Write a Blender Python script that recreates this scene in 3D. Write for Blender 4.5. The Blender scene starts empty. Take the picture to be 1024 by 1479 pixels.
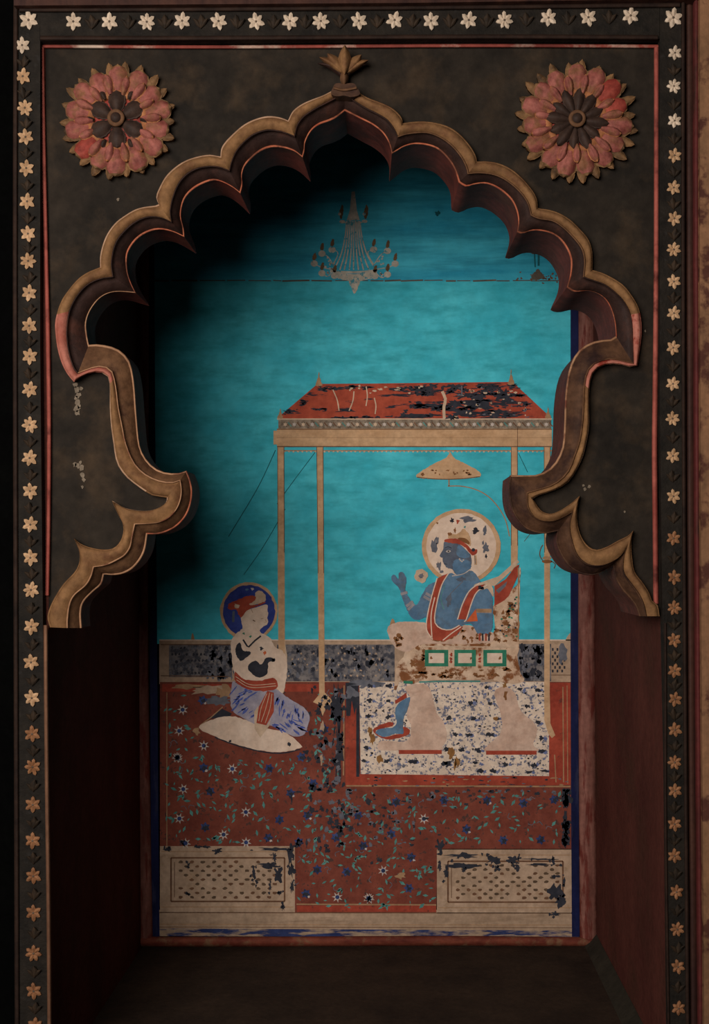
import bpy, bmesh, math, random
from mathutils import Vector, Matrix
from mathutils.geometry import delaunay_2d_cdt

scene = bpy.context.scene
COL = scene.collection
random.seed(7)

# ------------------------------------------------------------------ camera
W, H = 1024, 1479
D = 2.4                      # eye to the carved front (m)
F = D / 0.0014               # focal length in pixels: 1.4 mm per pixel on the front
PX, PY = 575.0, 800.0        # where the optical axis meets the picture
ROLL = -0.0058
YB = 0.852                   # depth of the painted wall behind the front
ROT = Matrix.Rotation(math.radians(90), 3, 'X') @ Matrix.Rotation(ROLL, 3, 'Z')
EYE = Vector((0, -D, 0))

cam_data = bpy.data.cameras.new('camera')
cam = bpy.data.objects.new('camera', cam_data)
COL.objects.link(cam)
cam.location = EYE
cam.rotation_euler = ROT.to_euler()
cam_data.sensor_fit = 'HORIZONTAL'
cam_data.sensor_width = 36.0
cam_data.lens = F * 36.0 / W
cam_data.shift_x = -(PX - W / 2) / W
cam_data.shift_y = (PY - H / 2) / W
cam_data.clip_start = 0.05
scene.camera = cam


def at(px, py, Y):
    """world point seen at a pixel of the photo, at depth Y"""
    d = ROT @ Vector(((px - PX) / F, -(py - PY) / F, -1.0))
    t = (Y + D) / d.y
    return EYE + d * t


def zc(x0, y0, s):
    return lambda *p: [(x0 + a / s, y0 + b / s) for a, b in p]


# ------------------------------------------------------------------ materials
def lin(r, g, b):
    f = lambda c: (c / 255 / 12.92) if c / 255 <= 0.04045 else ((c / 255 + 0.055) / 1.055) ** 2.4
    return (f(r), f(g), f(b), 1.0)


MATS = {}


def paint(name, c1, c2, scale=14.0, stretch=(1, 1, 1), rough=0.75, bump=0.25, bscale=60.0,
          worn=None, wscale=30.0, wlo=0.6, whi=0.66, wstretch=(1, 1, 1), detail=6.0, spec=0.12, dirt=0.22, dirt_scale=70.0):
    """two close tones mixed by noise; optional worn patches of a third colour"""
    m = bpy.data.materials.new(name)
    m.use_nodes = True
    nt = m.node_tree
    N, L = nt.nodes, nt.links
    b = N['Principled BSDF']
    b.inputs['Roughness'].default_value = rough
    b.inputs['Specular IOR Level'].default_value = spec
    g = N.new('ShaderNodeNewGeometry')

    def noise(sc, st, det):
        mp = N.new('ShaderNodeMapping')
        mp.inputs['Scale'].default_value = st
        L.new(g.outputs['Position'], mp.inputs['Vector'])
        n = N.new('ShaderNodeTexNoise')
        n.inputs['Scale'].default_value = sc
        n.inputs['Detail'].default_value = det
        n.inputs['Roughness'].default_value = 0.62
        L.new(mp.outputs[0], n.inputs['Vector'])
        return n
    n1 = noise(scale, stretch, detail)
    r = N.new('ShaderNodeValToRGB')
    r.color_ramp.elements[0].position = 0.32
    r.color_ramp.elements[1].position = 0.68
    r.color_ramp.elements[0].color = c1
    r.color_ramp.elements[1].color = c2
    L.new(n1.outputs['Fac'], r.inputs['Fac'])
    out = r.outputs['Color']
    if worn is not None:
        n2 = noise(wscale, wstretch, 8.0)
        mr = N.new('ShaderNodeMapRange')
        mr.inputs['From Min'].default_value = wlo
        mr.inputs['From Max'].default_value = whi
        L.new(n2.outputs['Fac'], mr.inputs['Value'])
        mx = N.new('ShaderNodeMix')
        mx.data_type = 'RGBA'
        L.new(mr.outputs[0], mx.inputs[0])
        L.new(out, mx.inputs[6])
        mx.inputs[7].default_value = worn
        out = mx.outputs[2]
    n4 = noise(dirt_scale, (1, 1, 1), 4.0)
    m4 = N.new('ShaderNodeMapRange')
    m4.inputs['From Min'].default_value = 0.3
    m4.inputs['From Max'].default_value = 0.7
    m4.inputs['To Min'].default_value = 1.0 - dirt
    m4.inputs['To Max'].default_value = 1.0 + dirt * 0.4
    L.new(n4.outputs['Fac'], m4.inputs['Value'])
    m5 = N.new('ShaderNodeMix')
    m5.data_type = 'RGBA'
    m5.blend_type = 'MULTIPLY'
    m5.inputs[0].default_value = 1.0
    L.new(out, m5.inputs[6])
    L.new(m4.outputs[0], m5.inputs[7])
    out = m5.outputs[2]
    L.new(out, b.inputs['Base Color'])
    if bump > 0:
        n3 = noise(bscale, (1, 1, 1), 5.0)
        bp = N.new('ShaderNodeBump')
        bp.inputs['Strength'].default_value = bump
        bp.inputs['Distance'].default_value = 0.004
        L.new(n3.outputs['Fac'], bp.inputs['Height'])
        L.new(bp.outputs[0], b.inputs['Normal'])
    MATS[name] = m
    return m


CREAM = lin(222, 194, 170)
CHAR = lin(46, 48, 56)
# carved front
paint('spandrel', lin(30, 26, 22), lin(50, 42, 34), 6, rough=0.8, bump=0.4, bscale=40,
      worn=lin(70, 55, 40), wscale=9, wlo=0.5, whi=0.78, dirt=0.35, dirt_scale=30)
paint('border', lin(26, 23, 20), lin(42, 36, 30), 30, rough=0.75, bump=0.5, bscale=150,
      worn=lin(52, 48, 46), wscale=40, wlo=0.6, whi=0.8)
paint('border_edge', lin(34, 24, 20), lin(54, 38, 30), 24, rough=0.7)
paint('leaf_relief', lin(36, 31, 26), lin(62, 48, 36), 60, rough=0.7)
paint('ochre', lin(112, 80, 52), lin(150, 110, 72), 16, rough=0.75, bump=0.4,
      worn=lin(100, 66, 44), wscale=20, wlo=0.5, whi=0.7, dirt=0.3)
paint('ochre_pale', lin(150, 114, 86), lin(186, 150, 122), 22, rough=0.75, bump=0.4)
paint('faded_red', lin(150, 78, 62), lin(188, 122, 104), 20, rough=0.65, bump=0.4,
      worn=lin(132, 52, 40), wscale=18, wlo=0.56, whi=0.62)
paint('dark_umber', lin(42, 29, 26), lin(62, 43, 37), 20, rough=0.6, bump=0.4,
      worn=lin(82, 50, 40), wscale=16, wlo=0.56, whi=0.75)
paint('bracket_brown', lin(84, 56, 38), lin(128, 92, 64), 14, rough=0.7, bump=0.4,
      worn=lin(66, 42, 32), wscale=14, wlo=0.52, whi=0.68, dirt=0.35)
paint('bracket_dark', lin(60, 40, 31), lin(98, 68, 48), 12, rough=0.65, bump=0.4,
      worn=lin(48, 31, 27), wscale=14, wlo=0.5, whi=0.66, dirt=0.3)
paint('bead_red', lin(150, 70, 48), lin(196, 118, 84), 26, rough=0.5, bump=0.2,
      worn=lin(108, 62, 44), wscale=16, wlo=0.5, whi=0.6)
paint('bead_tan', lin(140, 100, 72), lin(182, 138, 104), 26, rough=0.5, bump=0.2,
      worn=lin(110, 62, 46), wscale=16, wlo=0.55, whi=0.65)
paint('soffit', lin(76, 42, 37), lin(122, 62, 52), 14, rough=0.65, bump=0.3,
      worn=lin(92, 58, 46), wscale=12, wlo=0.5, whi=0.7, dirt=0.3)
paint('line_red', lin(130, 58, 50), lin(176, 96, 82), 9, stretch=(1, 1, .6), rough=0.6,
      worn=lin(92, 44, 38), wscale=10, wlo=0.55, whi=0.65)
paint('line_top', lin(104, 50, 44), lin(158, 78, 66), 9, stretch=(.6, 1, 1), rough=0.6,
      worn=lin(196, 170, 150), wscale=6, wlo=0.52, whi=0.62)
paint('line_tan', lin(96, 66, 50), lin(136, 98, 74), 14, stretch=(1, 1, .4), rough=0.6)
paint('pillar_red', lin(72, 34, 32), lin(108, 46, 44), 10, stretch=(3, 1, .5), rough=0.6,
      worn=lin(56, 36, 30), wscale=10, wlo=0.52, whi=0.66, wstretch=(3, 1, .5))
paint('pillar_brown', lin(52, 33, 29), lin(76, 48, 38), 10, stretch=(4, 1, .4), rough=0.6)
paint('pillar_ochre', lin(116, 84, 60), lin(150, 108, 78), 12, stretch=(2, 1, .6), rough=0.7,
      worn=lin(84, 50, 40), wscale=16, wlo=0.52, whi=0.6)
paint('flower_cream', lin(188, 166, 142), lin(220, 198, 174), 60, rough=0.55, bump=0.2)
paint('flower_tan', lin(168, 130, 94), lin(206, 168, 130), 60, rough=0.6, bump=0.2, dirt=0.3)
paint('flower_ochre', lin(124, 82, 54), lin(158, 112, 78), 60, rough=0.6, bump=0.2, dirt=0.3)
paint('flower_core', lin(78, 66, 56), lin(110, 92, 76), 60, rough=0.4)
paint('petal_pink', lin(122, 62, 54), lin(166, 100, 88), 34, rough=0.65, bump=0.5,
      worn=lin(130, 86, 60), wscale=36, wlo=0.48, whi=0.62, dirt=0.4)
paint('petal_red', lin(134, 50, 42), lin(160, 76, 62), 34, rough=0.65, bump=0.4, dirt=0.4)
paint('rosette_gold', lin(134, 80, 48), lin(170, 112, 72), 40, rough=0.6, bump=0.4, dirt=0.35)
paint('rosette_leaf', lin(76, 56, 38), lin(142, 104, 68), 40, rough=0.65, bump=0.4, dirt=0.35)
paint('rosette_dark', lin(44, 33, 29), lin(68, 50, 41), 40, rough=0.6, bump=0.3)
paint('rosette_ground', lin(26, 22, 20), lin(36, 30, 26), 30, rough=0.7)
paint('shade_black', lin(7, 7, 7), lin(10, 10, 9), 8, rough=0.95, spec=0.0)  # near-black standing for deep shade left of the border; also backs the painting
paint('jamb', lin(76, 41, 36), lin(96, 54, 46), 7, stretch=(1, 1, .5), rough=0.85, bump=0.3, spec=0.04,
      worn=lin(76, 48, 39), wscale=4, wlo=0.5, whi=0.7)
paint('niche_floor', lin(44, 34, 28), lin(62, 48, 38), 8, rough=0.8, bump=0.4)
paint('fillet_grey', lin(42, 38, 31), lin(56, 50, 41), 12, rough=0.85)
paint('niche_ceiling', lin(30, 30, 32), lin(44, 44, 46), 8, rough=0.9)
paint('frame_pink', lin(98, 56, 48), lin(146, 98, 86), 16, stretch=(3, 1, .4), rough=0.7,
      worn=lin(104, 48, 40), wscale=18, wlo=0.5, whi=0.6, wstretch=(3, 1, .5))
paint('frame_red', lin(92, 40, 32), lin(132, 70, 52), 20, stretch=(.5, 1, 2), rough=0.7,
      worn=lin(124, 90, 66), wscale=24, wlo=0.54, whi=0.66)
# painting
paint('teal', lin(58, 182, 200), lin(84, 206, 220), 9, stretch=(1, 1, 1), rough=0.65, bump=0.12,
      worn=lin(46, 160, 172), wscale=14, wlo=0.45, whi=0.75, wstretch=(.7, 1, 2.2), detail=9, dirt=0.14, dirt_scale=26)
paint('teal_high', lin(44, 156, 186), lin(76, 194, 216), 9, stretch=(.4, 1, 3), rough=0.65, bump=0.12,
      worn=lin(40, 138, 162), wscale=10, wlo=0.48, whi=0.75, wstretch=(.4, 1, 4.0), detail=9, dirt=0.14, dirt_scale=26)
paint('crack', lin(80, 78, 72), lin(112, 98, 84), 40)
paint('teal_dark', lin(30, 94, 100), lin(40, 112, 118), 30)
paint('cream', lin(222, 192, 168), lin(240, 214, 192), 30, bump=0.12, dirt=0.14)
paint('cream_dim', lin(172, 143, 118), lin(200, 170, 144), 18, bump=0.15,
      worn=lin(170, 140, 112), wscale=30, wlo=0.55, whi=0.7)
paint('cream_step', lin(160, 132, 108), lin(190, 162, 136), 10, stretch=(.5, 1, 3), bump=0.15,
      worn=lin(148, 120, 96), wscale=16, wlo=0.56, whi=0.72, wstretch=(.3, 1, 3))
paint('chandelier_white', lin(176, 172, 160), lin(214, 200, 180), 60,
      worn=lin(84, 150, 160), wscale=90, wlo=0.56, whi=0.62)
paint('chandelier_flame', lin(92, 80, 62), lin(134, 98, 66), 60)
paint('tan', lin(196, 154, 114), lin(218, 178, 138), 22, stretch=(.5, 1, 1.5), bump=0.12)
paint('tan_line', lin(158, 122, 90), lin(184, 144, 108), 40)
paint('tan_pale', lin(202, 172, 144), lin(224, 196, 168), 30)
paint('brown', lin(122, 80, 48), lin(150, 100, 62), 30)
paint('line_brown', lin(104, 74, 56), lin(128, 92, 68), 30)
paint('roof_red', lin(160, 68, 50), lin(186, 86, 62), 20, bump=0.12,
      worn=CHAR, wscale=22, wlo=0.57, whi=0.60, wstretch=(.45, 1, 3))
paint('valance', lin(104, 88, 74), lin(164, 146, 126), 80, detail=2)
paint('char', lin(42, 44, 52), lin(62, 62, 70), 40, bump=0.1)
paint('char_grey', lin(92, 94, 104), lin(124, 122, 128), 40, bump=0.1)
paint('band', lin(104, 100, 104), lin(150, 140, 134), 22, bump=0.15,
      worn=lin(74, 74, 82), wscale=55, wlo=0.46, whi=0.56, detail=9)
paint('carpet_red', lin(114, 57, 46), lin(142, 75, 59), 18, bump=0.15,
      worn=lin(80, 56, 50), wscale=70, wlo=0.57, whi=0.65)
paint('carpet_border', lin(146, 58, 44), lin(176, 78, 58), 18, bump=0.15,
      worn=lin(98, 60, 52), wscale=60, wlo=0.6, whi=0.68)
paint('red', lin(156, 62, 46), lin(184, 84, 62), 26, bump=0.1)
paint('bangle', lin(142, 138, 146), lin(168, 160, 160), 40)
paint('lattice_dark', lin(84, 66, 52), lin(112, 90, 70), 50)
paint('vine_blue', lin(92, 104, 148), lin(128, 134, 164), 40)
paint('orange', lin(206, 92, 52), lin(222, 112, 66), 26, bump=0.1)
paint('leaf_teal', lin(70, 128, 122), lin(104, 160, 150), 50)
paint('petal_white', lin(186, 172, 162), lin(214, 198, 186), 50)
paint('petal_blue', lin(42, 56, 104), lin(70, 84, 132), 50, worn=CHAR, wscale=90, wlo=0.5, whi=0.6)
paint('white_carpet', lin(226, 202, 180), lin(242, 220, 198), 30, bump=0.12,
      worn=lin(122, 122, 138), wscale=110, wlo=0.53, whi=0.60, detail=4)
paint('skin_blue', lin(84, 116, 146), lin(108, 138, 164), 20, bump=0.12,
      worn=lin(98, 112, 126), wscale=30, wlo=0.5, whi=0.66)
paint('skin_grey', lin(84, 90, 104), lin(104, 112, 126), 26, bump=0.12)
paint('halo_blue', lin(44, 58, 130), lin(66, 80, 156), 20, bump=0.1)
paint('robe_blue', lin(150, 146, 166), lin(184, 172, 178), 26, bump=0.12)
paint('robe_deep', lin(70, 86, 158), lin(100, 112, 176), 40, bump=0.1)
paint('throne', lin(208, 172, 142), lin(228, 198, 170), 20, bump=0.15,
      worn=lin(140, 88, 54), wscale=26, wlo=0.50, whi=0.58)
paint('throne_foot', lin(206, 170, 148), lin(226, 194, 172), 14, bump=0.15,
      worn=lin(196, 158, 136), wscale=20, wlo=0.5, whi=0.7)
paint('green', lin(44, 116, 92), lin(66, 142, 112), 40)
paint('navy', lin(16, 20, 52), lin(26, 32, 74), 12, stretch=(3, 1, .4), rough=0.6, bump=0.1,
      worn=lin(44, 46, 74), wscale=14, wlo=0.56, whi=0.66, wstretch=(4, 1, .5))
paint('navy_worn', lin(36, 46, 88), lin(56, 68, 110), 20, stretch=(.6, 1, 2), bump=0.15,
      worn=lin(166, 142, 118), wscale=30, wlo=0.47, whi=0.58, wstretch=(.4, 1, 2.4))
paint('dirt_brown', lin(132, 92, 52), lin(166, 118, 68), 30)
paint('plaster_fleck', lin(96, 84, 70), lin(138, 122, 104), 60, bump=0.3)


# ------------------------------------------------------------------ objects
def tag(o, label=None, cat=None, group=None, kind=None):
    if label: o['label'] = label
    if cat: o['category'] = cat
    if group: o['group'] = group
    if kind: o['kind'] = kind
    return o


def link(name, verts, faces, mats, idx=None, parent=None, smooth=False):
    """one mesh object; vertices are given in world space and stored relative to the parent's base"""
    me = bpy.data.meshes.new(name)
    off = world_of(parent)
    me.from_pydata([tuple(Vector(v) - off) for v in verts], [], faces)
    for m in mats:
        me.materials.append(MATS[m])
    if idx:
        me.polygons.foreach_set('material_index', idx)
    if smooth:
        me.polygons.foreach_set('use_smooth', [True] * len(me.polygons))
    me.update()
    o = bpy.data.objects.new(name, me)
    COL.objects.link(o)
    if parent is not None:
        o.parent = parent
    return o


def world_of(o):
    v = Vector((0, 0, 0))
    while o is not None:
        v = v + o.location
        o = o.parent
    return v


def empty(name, loc, label, cat, group=None):
    o = bpy.data.objects.new(name, None)
    o.empty_display_size = 0.05
    COL.objects.link(o)
    o.location = loc
    return tag(o, label, cat, group)


def cr(pts, n, closed=False):
    """Catmull-Rom through the points, resampled evenly to n points"""
    P = [Vector((p[0], p[1])) for p in pts]
    k = len(P)
    dense = []
    rng = range(k if closed else k - 1)
    for i in rng:
        p1, p2 = P[i], P[(i + 1) % k]
        p0 = P[(i - 1) % k] if (closed or i > 0) else p1 + (p1 - p2)
        p3 = P[(i + 2) % k] if (closed or i + 2 < k) else p2 + (p2 - p1)
        for s in range(12):
            t = s / 12
            dense.append(0.5 * ((2 * p1) + (p2 - p0) * t + (2 * p0 - 5 * p1 + 4 * p2 - p3) * t * t
                                + (3 * p1 - p0 - 3 * p2 + p3) * t ** 3))
    dense.append(P[0] if closed else P[-1])
    L = [0.0]
    for a, b in zip(dense, dense[1:]):
        L.append(L[-1] + (b - a).length)
    out = []
    m = n if closed else n - 1
    j = 0
    for i in range(n):
        t = L[-1] * i / m
        while j < len(L) - 2 and L[j + 1] < t:
            j += 1
        s = (t - L[j]) / max(L[j + 1] - L[j], 1e-9)
        q = dense[j].lerp(dense[j + 1], min(max(s, 0), 1))
        out.append((q.x, q.y))
    return out


def box_world(name, x0, x1, y0, y1, z0, z1, mat, parent=None, bevel=0.0):
    bm = bmesh.new()
    bmesh.ops.create_cube(bm, size=1.0)
    off = world_of(parent)
    for v in bm.verts:
        v.co = Vector((x0 + (v.co.x + .5) * (x1 - x0), y0 + (v.co.y + .5) * (y1 - y0),
                       z0 + (v.co.z + .5) * (z1 - z0))) - off
    if bevel:
        bmesh.ops.bevel(bm, geom=bm.edges[:], offset=bevel, segments=2, affect='EDGES')
    me = bpy.data.meshes.new(name)
    bm.to_mesh(me)
    bm.free()
    me.materials.append(MATS[mat])
    o = bpy.data.objects.new(name, me)
    COL.objects.link(o)
    if parent is not None:
        o.parent = parent
    return o


def half_round(name, path, w, Y, h, mat, parent=None):
    """a half-round bead along a pixel path (width w in pixels, rising h metres off depth Y)"""
    verts, faces = [], []
    K = 7
    n = len(path)
    for i, p in enumerate(path):
        a = Vector(path[max(i - 1, 0)])
        b = Vector(path[min(i + 1, n - 1)])
        t = (b - a).normalized()
        nr = Vector((-t.y, t.x))
        for k in range(K):
            an = math.pi * k / (K - 1)
            q = Vector(p) + nr * (math.cos(an) * w / 2)
            verts.append(at(q.x, q.y, Y - h * math.sin(an)))
    for i in range(n - 1):
        for k in range(K - 1):
            faces.append((i * K + k, i * K + k + 1, (i + 1) * K + k + 1, (i + 1) * K + k))
    return link(name, verts, faces, [mat], parent=parent, smooth=True)


def slab(name, outline, Y0, Y1, mat, parent=None):
    """a pixel outline at depth Y0 with sides running straight back to Y1"""
    n = len(outline)
    f = [at(x, y, Y0) for x, y in outline]
    bk = [Vector((v.x, Y1, v.z)) for v in f]
    faces = [tuple(range(n)), tuple(range(2 * n - 1, n - 1, -1))]
    faces += [(i, n + i, n + (i + 1) % n, (i + 1) % n) for i in range(n)]
    me = link(name, f + bk, faces, [mat], parent=parent)
    bm = bmesh.new()
    bm.from_mesh(me.data)
    bmesh.ops.recalc_face_normals(bm, faces=bm.faces)
    bm.to_mesh(me.data)
    bm.free()
    return me


# ------------------------------------------------------------------ room shell of the niche
XL = at(203, 1000, YB).x
XR = at(859, 1000, YB).x
ZF = at(531, 1366, YB).z
ZC = 1.20
XLo = at(20, 900, -0.03).x


def struct(o):
    o['kind'] = 'structure'
    return o


struct(box_world('wall_back', XL - .02, XR + .02, YB + .006, YB + .08, ZF - .05, ZC + .05, 'shade_black'))
struct(box_world('wall_left', XL - .03, XL, 0.002, YB + .006, ZF - .05, ZC + .05, 'jamb'))
struct(box_world('wall_right', XR, XR + .03, 0.002, YB + .006, ZF - .05, ZC + .05, 'jamb'))
struct(box_world('floor', XL - .02, XR + .02, -0.02, YB + .006, ZF - .06, ZF, 'niche_floor'))
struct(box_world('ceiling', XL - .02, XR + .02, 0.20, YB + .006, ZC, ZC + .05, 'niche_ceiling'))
# worn plaster fillet along the foot of the right wall
vs = []
for y in (0.0, YB):
    vs += [Vector((XR - .034, y, ZF + .0005)), Vector((XR - .0005, y, ZF + .03)), Vector((XR - .0005, y, ZF + .0005))]
struct(link('baseboard_right', vs, [(0, 1, 4, 3), (0, 2, 1), (3, 4, 5), (0, 3, 5, 2), (1, 2, 5, 4)], ['fillet_grey']))
# wall closing the gap beyond the left border; deep shade painted as near-black
struct(box_world('wall_recess', XLo - 0.5, XL - .032, 0.45, 0.5, -1.4, 1.5, 'shade_black'))

# borders: two uprights and a lintel
tl = struct(slab('trim_left', [(20, -40), (57, -40), (58, 60), (58, 500), (62, 905), (70, 1400), (71, 1560), (22, 1560), (21, 900)],
                 -0.02, 0.0, 'border'))
tr = struct(slab('trim_right', [(953, 58), (989, 58), (989, -40), (992, 900), (996, 1560), (966, 1560), (961, 1100), (957, 900), (952, 600)],
                 -0.02, 0.0, 'border')) if False else \
    struct(slab('trim_right', [(953, -40), (988, -40), (989, 600), (991, 1000), (996, 1560), (966, 1560), (961, 1100), (957, 900), (953, 600)],
                -0.02, 0.0, 'border'))
tt = struct(slab('trim_top', [(57.5, -40), (952.5, -40), (952.5, 56), (500, 57), (57.5, 59)], -0.02, 0.0, 'border'))
link_edge = half_round('edge_moulding', cr([(23, -40), (22, 400), (23, 900), (25, 1560)], 40), 7, -0.02, 0.006, 'border_edge', tl)
half_round('edge_moulding', cr([(987, -40), (987, 400), (989, 900), (994, 1560)], 40), 6, -0.02, 0.006, 'border_edge', tr)
half_round('edge_moulding', cr([(28, 14), (300, 13), (700, 10), (982, 7)], 60), 8, -0.02, 0.008, 'border_edge', tt)
half_round('edge_moulding', cr([(58, 55), (300, 55), (700, 53), (950, 54)], 60), 7, -0.02, 0.006, 'border_edge', tt)
half_round('inner_bead', cr([(66, 903), (66.5, 1000), (68, 1150), (70, 1300), (71, 1420), (72, 1560)], 40), 7, -0.014, 0.012, 'line_tan', tl)
half_round('inner_bead', cr([(961, 900), (961.5, 1000), (961.5, 1150), (963, 1300), (965, 1420), (967, 1560)], 40), 5, -0.016, 0.008, 'border_edge', tr)

# outer mouldings at the picture's edges
struct(half_round('trim_1', cr([(996, -60), (997, 400), (998, 900), (1003, 1580)], 30), 16, 0.004, 0.02, 'pillar_brown'))
struct(half_round('trim_2', cr([(1006, -60), (1006, 400), (1008, 900), (1013, 1580)], 30), 12, 0.0, 0.035, 'pillar_red'))
struct(slab('trim_3', [(1011, -60), (1800, -60), (1800, 1600), (1018, 1600), (1013, 900), (1011, 400)], -0.045, 0.05, 'pillar_ochre'))
struct(slab('trim_4', [(20, -160), (1800, -160), (1800, -62), (1012, -62), (1012, -2), (600, 4), (20, 8)], -0.04, 0.0, 'pillar_brown'))

# raised frame at the back, round the painting
fr = struct(half_round('trim_5', cr([(847, 190), (848, 600), (847.5, 900), (849, 1200), (850, 1358)], 40), 25, YB, 0.016, 'frame_pink'))
struct(half_round('trim_6', cr([(204, 190), (204, 600), (203, 900), (207, 1200), (210, 1358)], 40), 22, YB, 0.016, 'frame_pink'))
struct(half_round('trim_7', cr([(196, 1360), (400, 1360), (650, 1359), (862, 1361)], 40), 15, YB, 0.02, 'frame_red'))

# ------------------------------------------------------------------ cusped arch
SEG = []


def seg(O, M, B, fm='ochre', cm='dark_umber', bmat='bead_red'):
    SEG.append((O, M, B, fm, cm, bmat))


# left foot
seg([(72, 906), (68.5, 892), (71.5, 879), (79, 863), (92, 843), (108, 826), (114.5, 812), (114.5, 797), (106.6, 777)],
    [(96, 907), (96, 894), (99, 873), (106, 859), (122, 845), (130, 832), (134, 818)],
    [(117.4, 907), (116.4, 884.5), (120.3, 869), (134, 854), (145.7, 843.5), (149.6, 830)], 'ochre', 'bracket_brown', 'bead_tan')
seg([(106.6, 777), (114.5, 784), (128, 790), (147.7, 793.7), (163, 792), (173, 783), (178, 769), (177, 755.6), (171, 744), (162, 724)],
    [(134, 818), (151.6, 815), (167, 808), (179, 800.5), (186.7, 789), (189.6, 775), (193.5, 756)],
    [(149.6, 829), (163, 830), (177, 828), (190.6, 821), (202, 808), (209, 793), (212.5, 771)], 'ochre', 'bracket_brown', 'bead_tan')
seg([(161, 722), (170, 728), (182, 734), (202.5, 737.7), (218, 737), (232, 732), (240, 725), (241, 719)],
    [(194, 756), (210, 755.6), (227.5, 754), (241.6, 748), (252.5, 737), (259, 723), (261, 709), (259.5, 694.7)],
    [(212.7, 771), (227.5, 771), (241.6, 767), (255.6, 759), (268, 745), (275, 727.5), (277, 709), (274, 693), (269, 680.6)],
    'ochre', 'bracket_brown', 'bead_red')
seg([(241, 719), (234, 718), (218, 715), (205.6, 707), (193, 698), (180.6, 687), (169.7, 671), (165.8, 655.6), (164, 642), (160.5, 617),
     (158.6, 588), (158.6, 558.6), (157, 546), (149, 539), (135, 538), (119.5, 543), (107, 552)],
    [(259.5, 694.7), (249, 698), (234, 697), (218, 691.6), (205.6, 684), (194.7, 673), (187, 659), (180, 640), (175, 615), (170, 590),
     (167, 565), (163.5, 546), (157.7, 534), (142, 530), (124.5, 535), (112, 540)],
    [(269, 680.6), (255.6, 684.5), (237, 683), (223, 676.7), (212, 666), (204, 652.5), (200, 637), (197.5, 610), (195.5, 585), (194, 562),
     (191, 539), (186, 521.5), (174, 508), (158.6, 501), (138, 498), (128, 498.7)], 'ochre', 'bracket_brown', 'bead_tan')
seg([(107, 552), (97, 540), (89, 524), (83.4, 505), (80.5, 485), (79.5, 467.7), (82.5, 452), (89, 434), (99, 419), (112.7, 403),
     (126.4, 393.4), (138, 388.5), (144.5, 386)],
    [(112, 540), (107, 534), (100, 514.5), (96, 491), (96, 467.7), (100, 448), (107, 432.5), (116.6, 419), (128, 409), (144, 402), (162.5, 399.5)],
    [(128.2, 499), (125.4, 485), (124, 467.7), (127.4, 454), (134, 442), (144, 430.5), (155.7, 423.7), (169.4, 421), (185, 421.8), (196, 423)],
    'L5', 'dark_umber', 'bead_tan')
seg([(144.5, 386), (144.6, 370), (148.6, 353), (155.4, 337), (167, 321.6), (181, 311), (194.5, 303), (208, 299), (224, 297), (229.6, 295)],
    [(162, 399), (160, 382), (162, 364.5), (168, 347), (179, 333), (190.5, 322.5), (204, 315), (218, 312), (233.5, 314), (247, 320)],
    [(196, 423), (190, 411), (184.7, 396), (182.7, 380), (183.7, 366.5), (190.5, 353), (202, 341), (218, 333), (233.5, 331), (251, 335), (266, 342)])
seg([(229, 295), (225.7, 284.5), (229.6, 272.7), (239.4, 255), (253, 241.5), (268.7, 231.7), (286, 226), (302, 223.5), (313, 225), (318.5, 226)],
    [(247, 320), (245, 304), (249, 284.5), (257, 265), (268.7, 251), (284, 242.5), (302, 239.5), (317, 240.5), (331, 245.7)],
    [(266, 342), (264.8, 329), (261, 314), (262, 300), (266.7, 286), (276.5, 274.7), (290, 266), (307.7, 260), (322, 263), (337, 271), (347, 279)])
seg([(318.5, 226), (319.5, 215), (325, 205.5), (337, 193), (351, 181), (366, 173), (384, 168), (399.6, 168.5), (412, 172), (416, 174)],
    [(331, 245.5), (334, 233), (341, 217), (352.7, 203.5), (366, 193), (384, 187), (401.5, 188), (415, 192), (425, 196)],
    [(347, 279), (350, 266), (349, 254), (352.7, 240.6), (362.5, 229), (376, 218), (392, 212), (409, 213), (425, 218), (437, 227)])
seg([(416, 174), (423, 160.5), (435, 151), (450, 144), (466, 138), (478, 132), (488, 127), (499, 121)],
    [(425, 195.7), (429, 180), (438.7, 167), (454, 156.6), (470, 148), (485.5, 140), (497, 134)],
    [(437, 227), (439.6, 217), (440.6, 205.5), (448.4, 190), (460, 180), (476, 174), (487.5, 168), (498, 159.5)])
# right of the apex
seg([(499, 121), (508, 128), (519, 134), (531, 141), (546, 146.7), (562, 153.5), (573.7, 162), (580.6, 171), (581.5, 178)],
    [(497, 134), (513, 145.7), (529, 155.5), (546, 164), (560, 173), (569, 185), (574.7, 196.7)],
    [(498, 159.5), (509, 165), (523, 172), (538.6, 180), (552, 190.6), (560, 202), (564, 212), (566, 222)])
seg([(581.5, 178), (595, 176), (612.7, 175.4), (632, 178), (650, 184), (665.5, 195), (679, 210.5), (687, 224), (689, 233)],
    [(574.7, 196.7), (585.4, 193), (603, 190.6), (620.5, 191), (638, 198), (653.7, 209.6), (667.4, 226), (675, 241), (677, 250)],
    [(566, 222), (574, 217), (583.4, 211.5), (599, 207.6), (618.6, 209.6), (634, 216), (648, 230), (657.6, 245.7), (663, 263)])
seg([(689, 233.5), (703, 233), (720.5, 236), (738, 244), (753.7, 257), (767.4, 272.7), (775, 286), (777, 300)],
    [(677, 250), (691, 248.5), (709, 250), (724.5, 255), (740, 265), (754, 278.6), (763.5, 293), (768, 309)],
    [(663, 263), (673, 269), (685, 266), (700.6, 264.5), (714.7, 269), (728, 277.6), (740, 290), (747, 306), (749, 321.6), (747, 335)])
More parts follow.
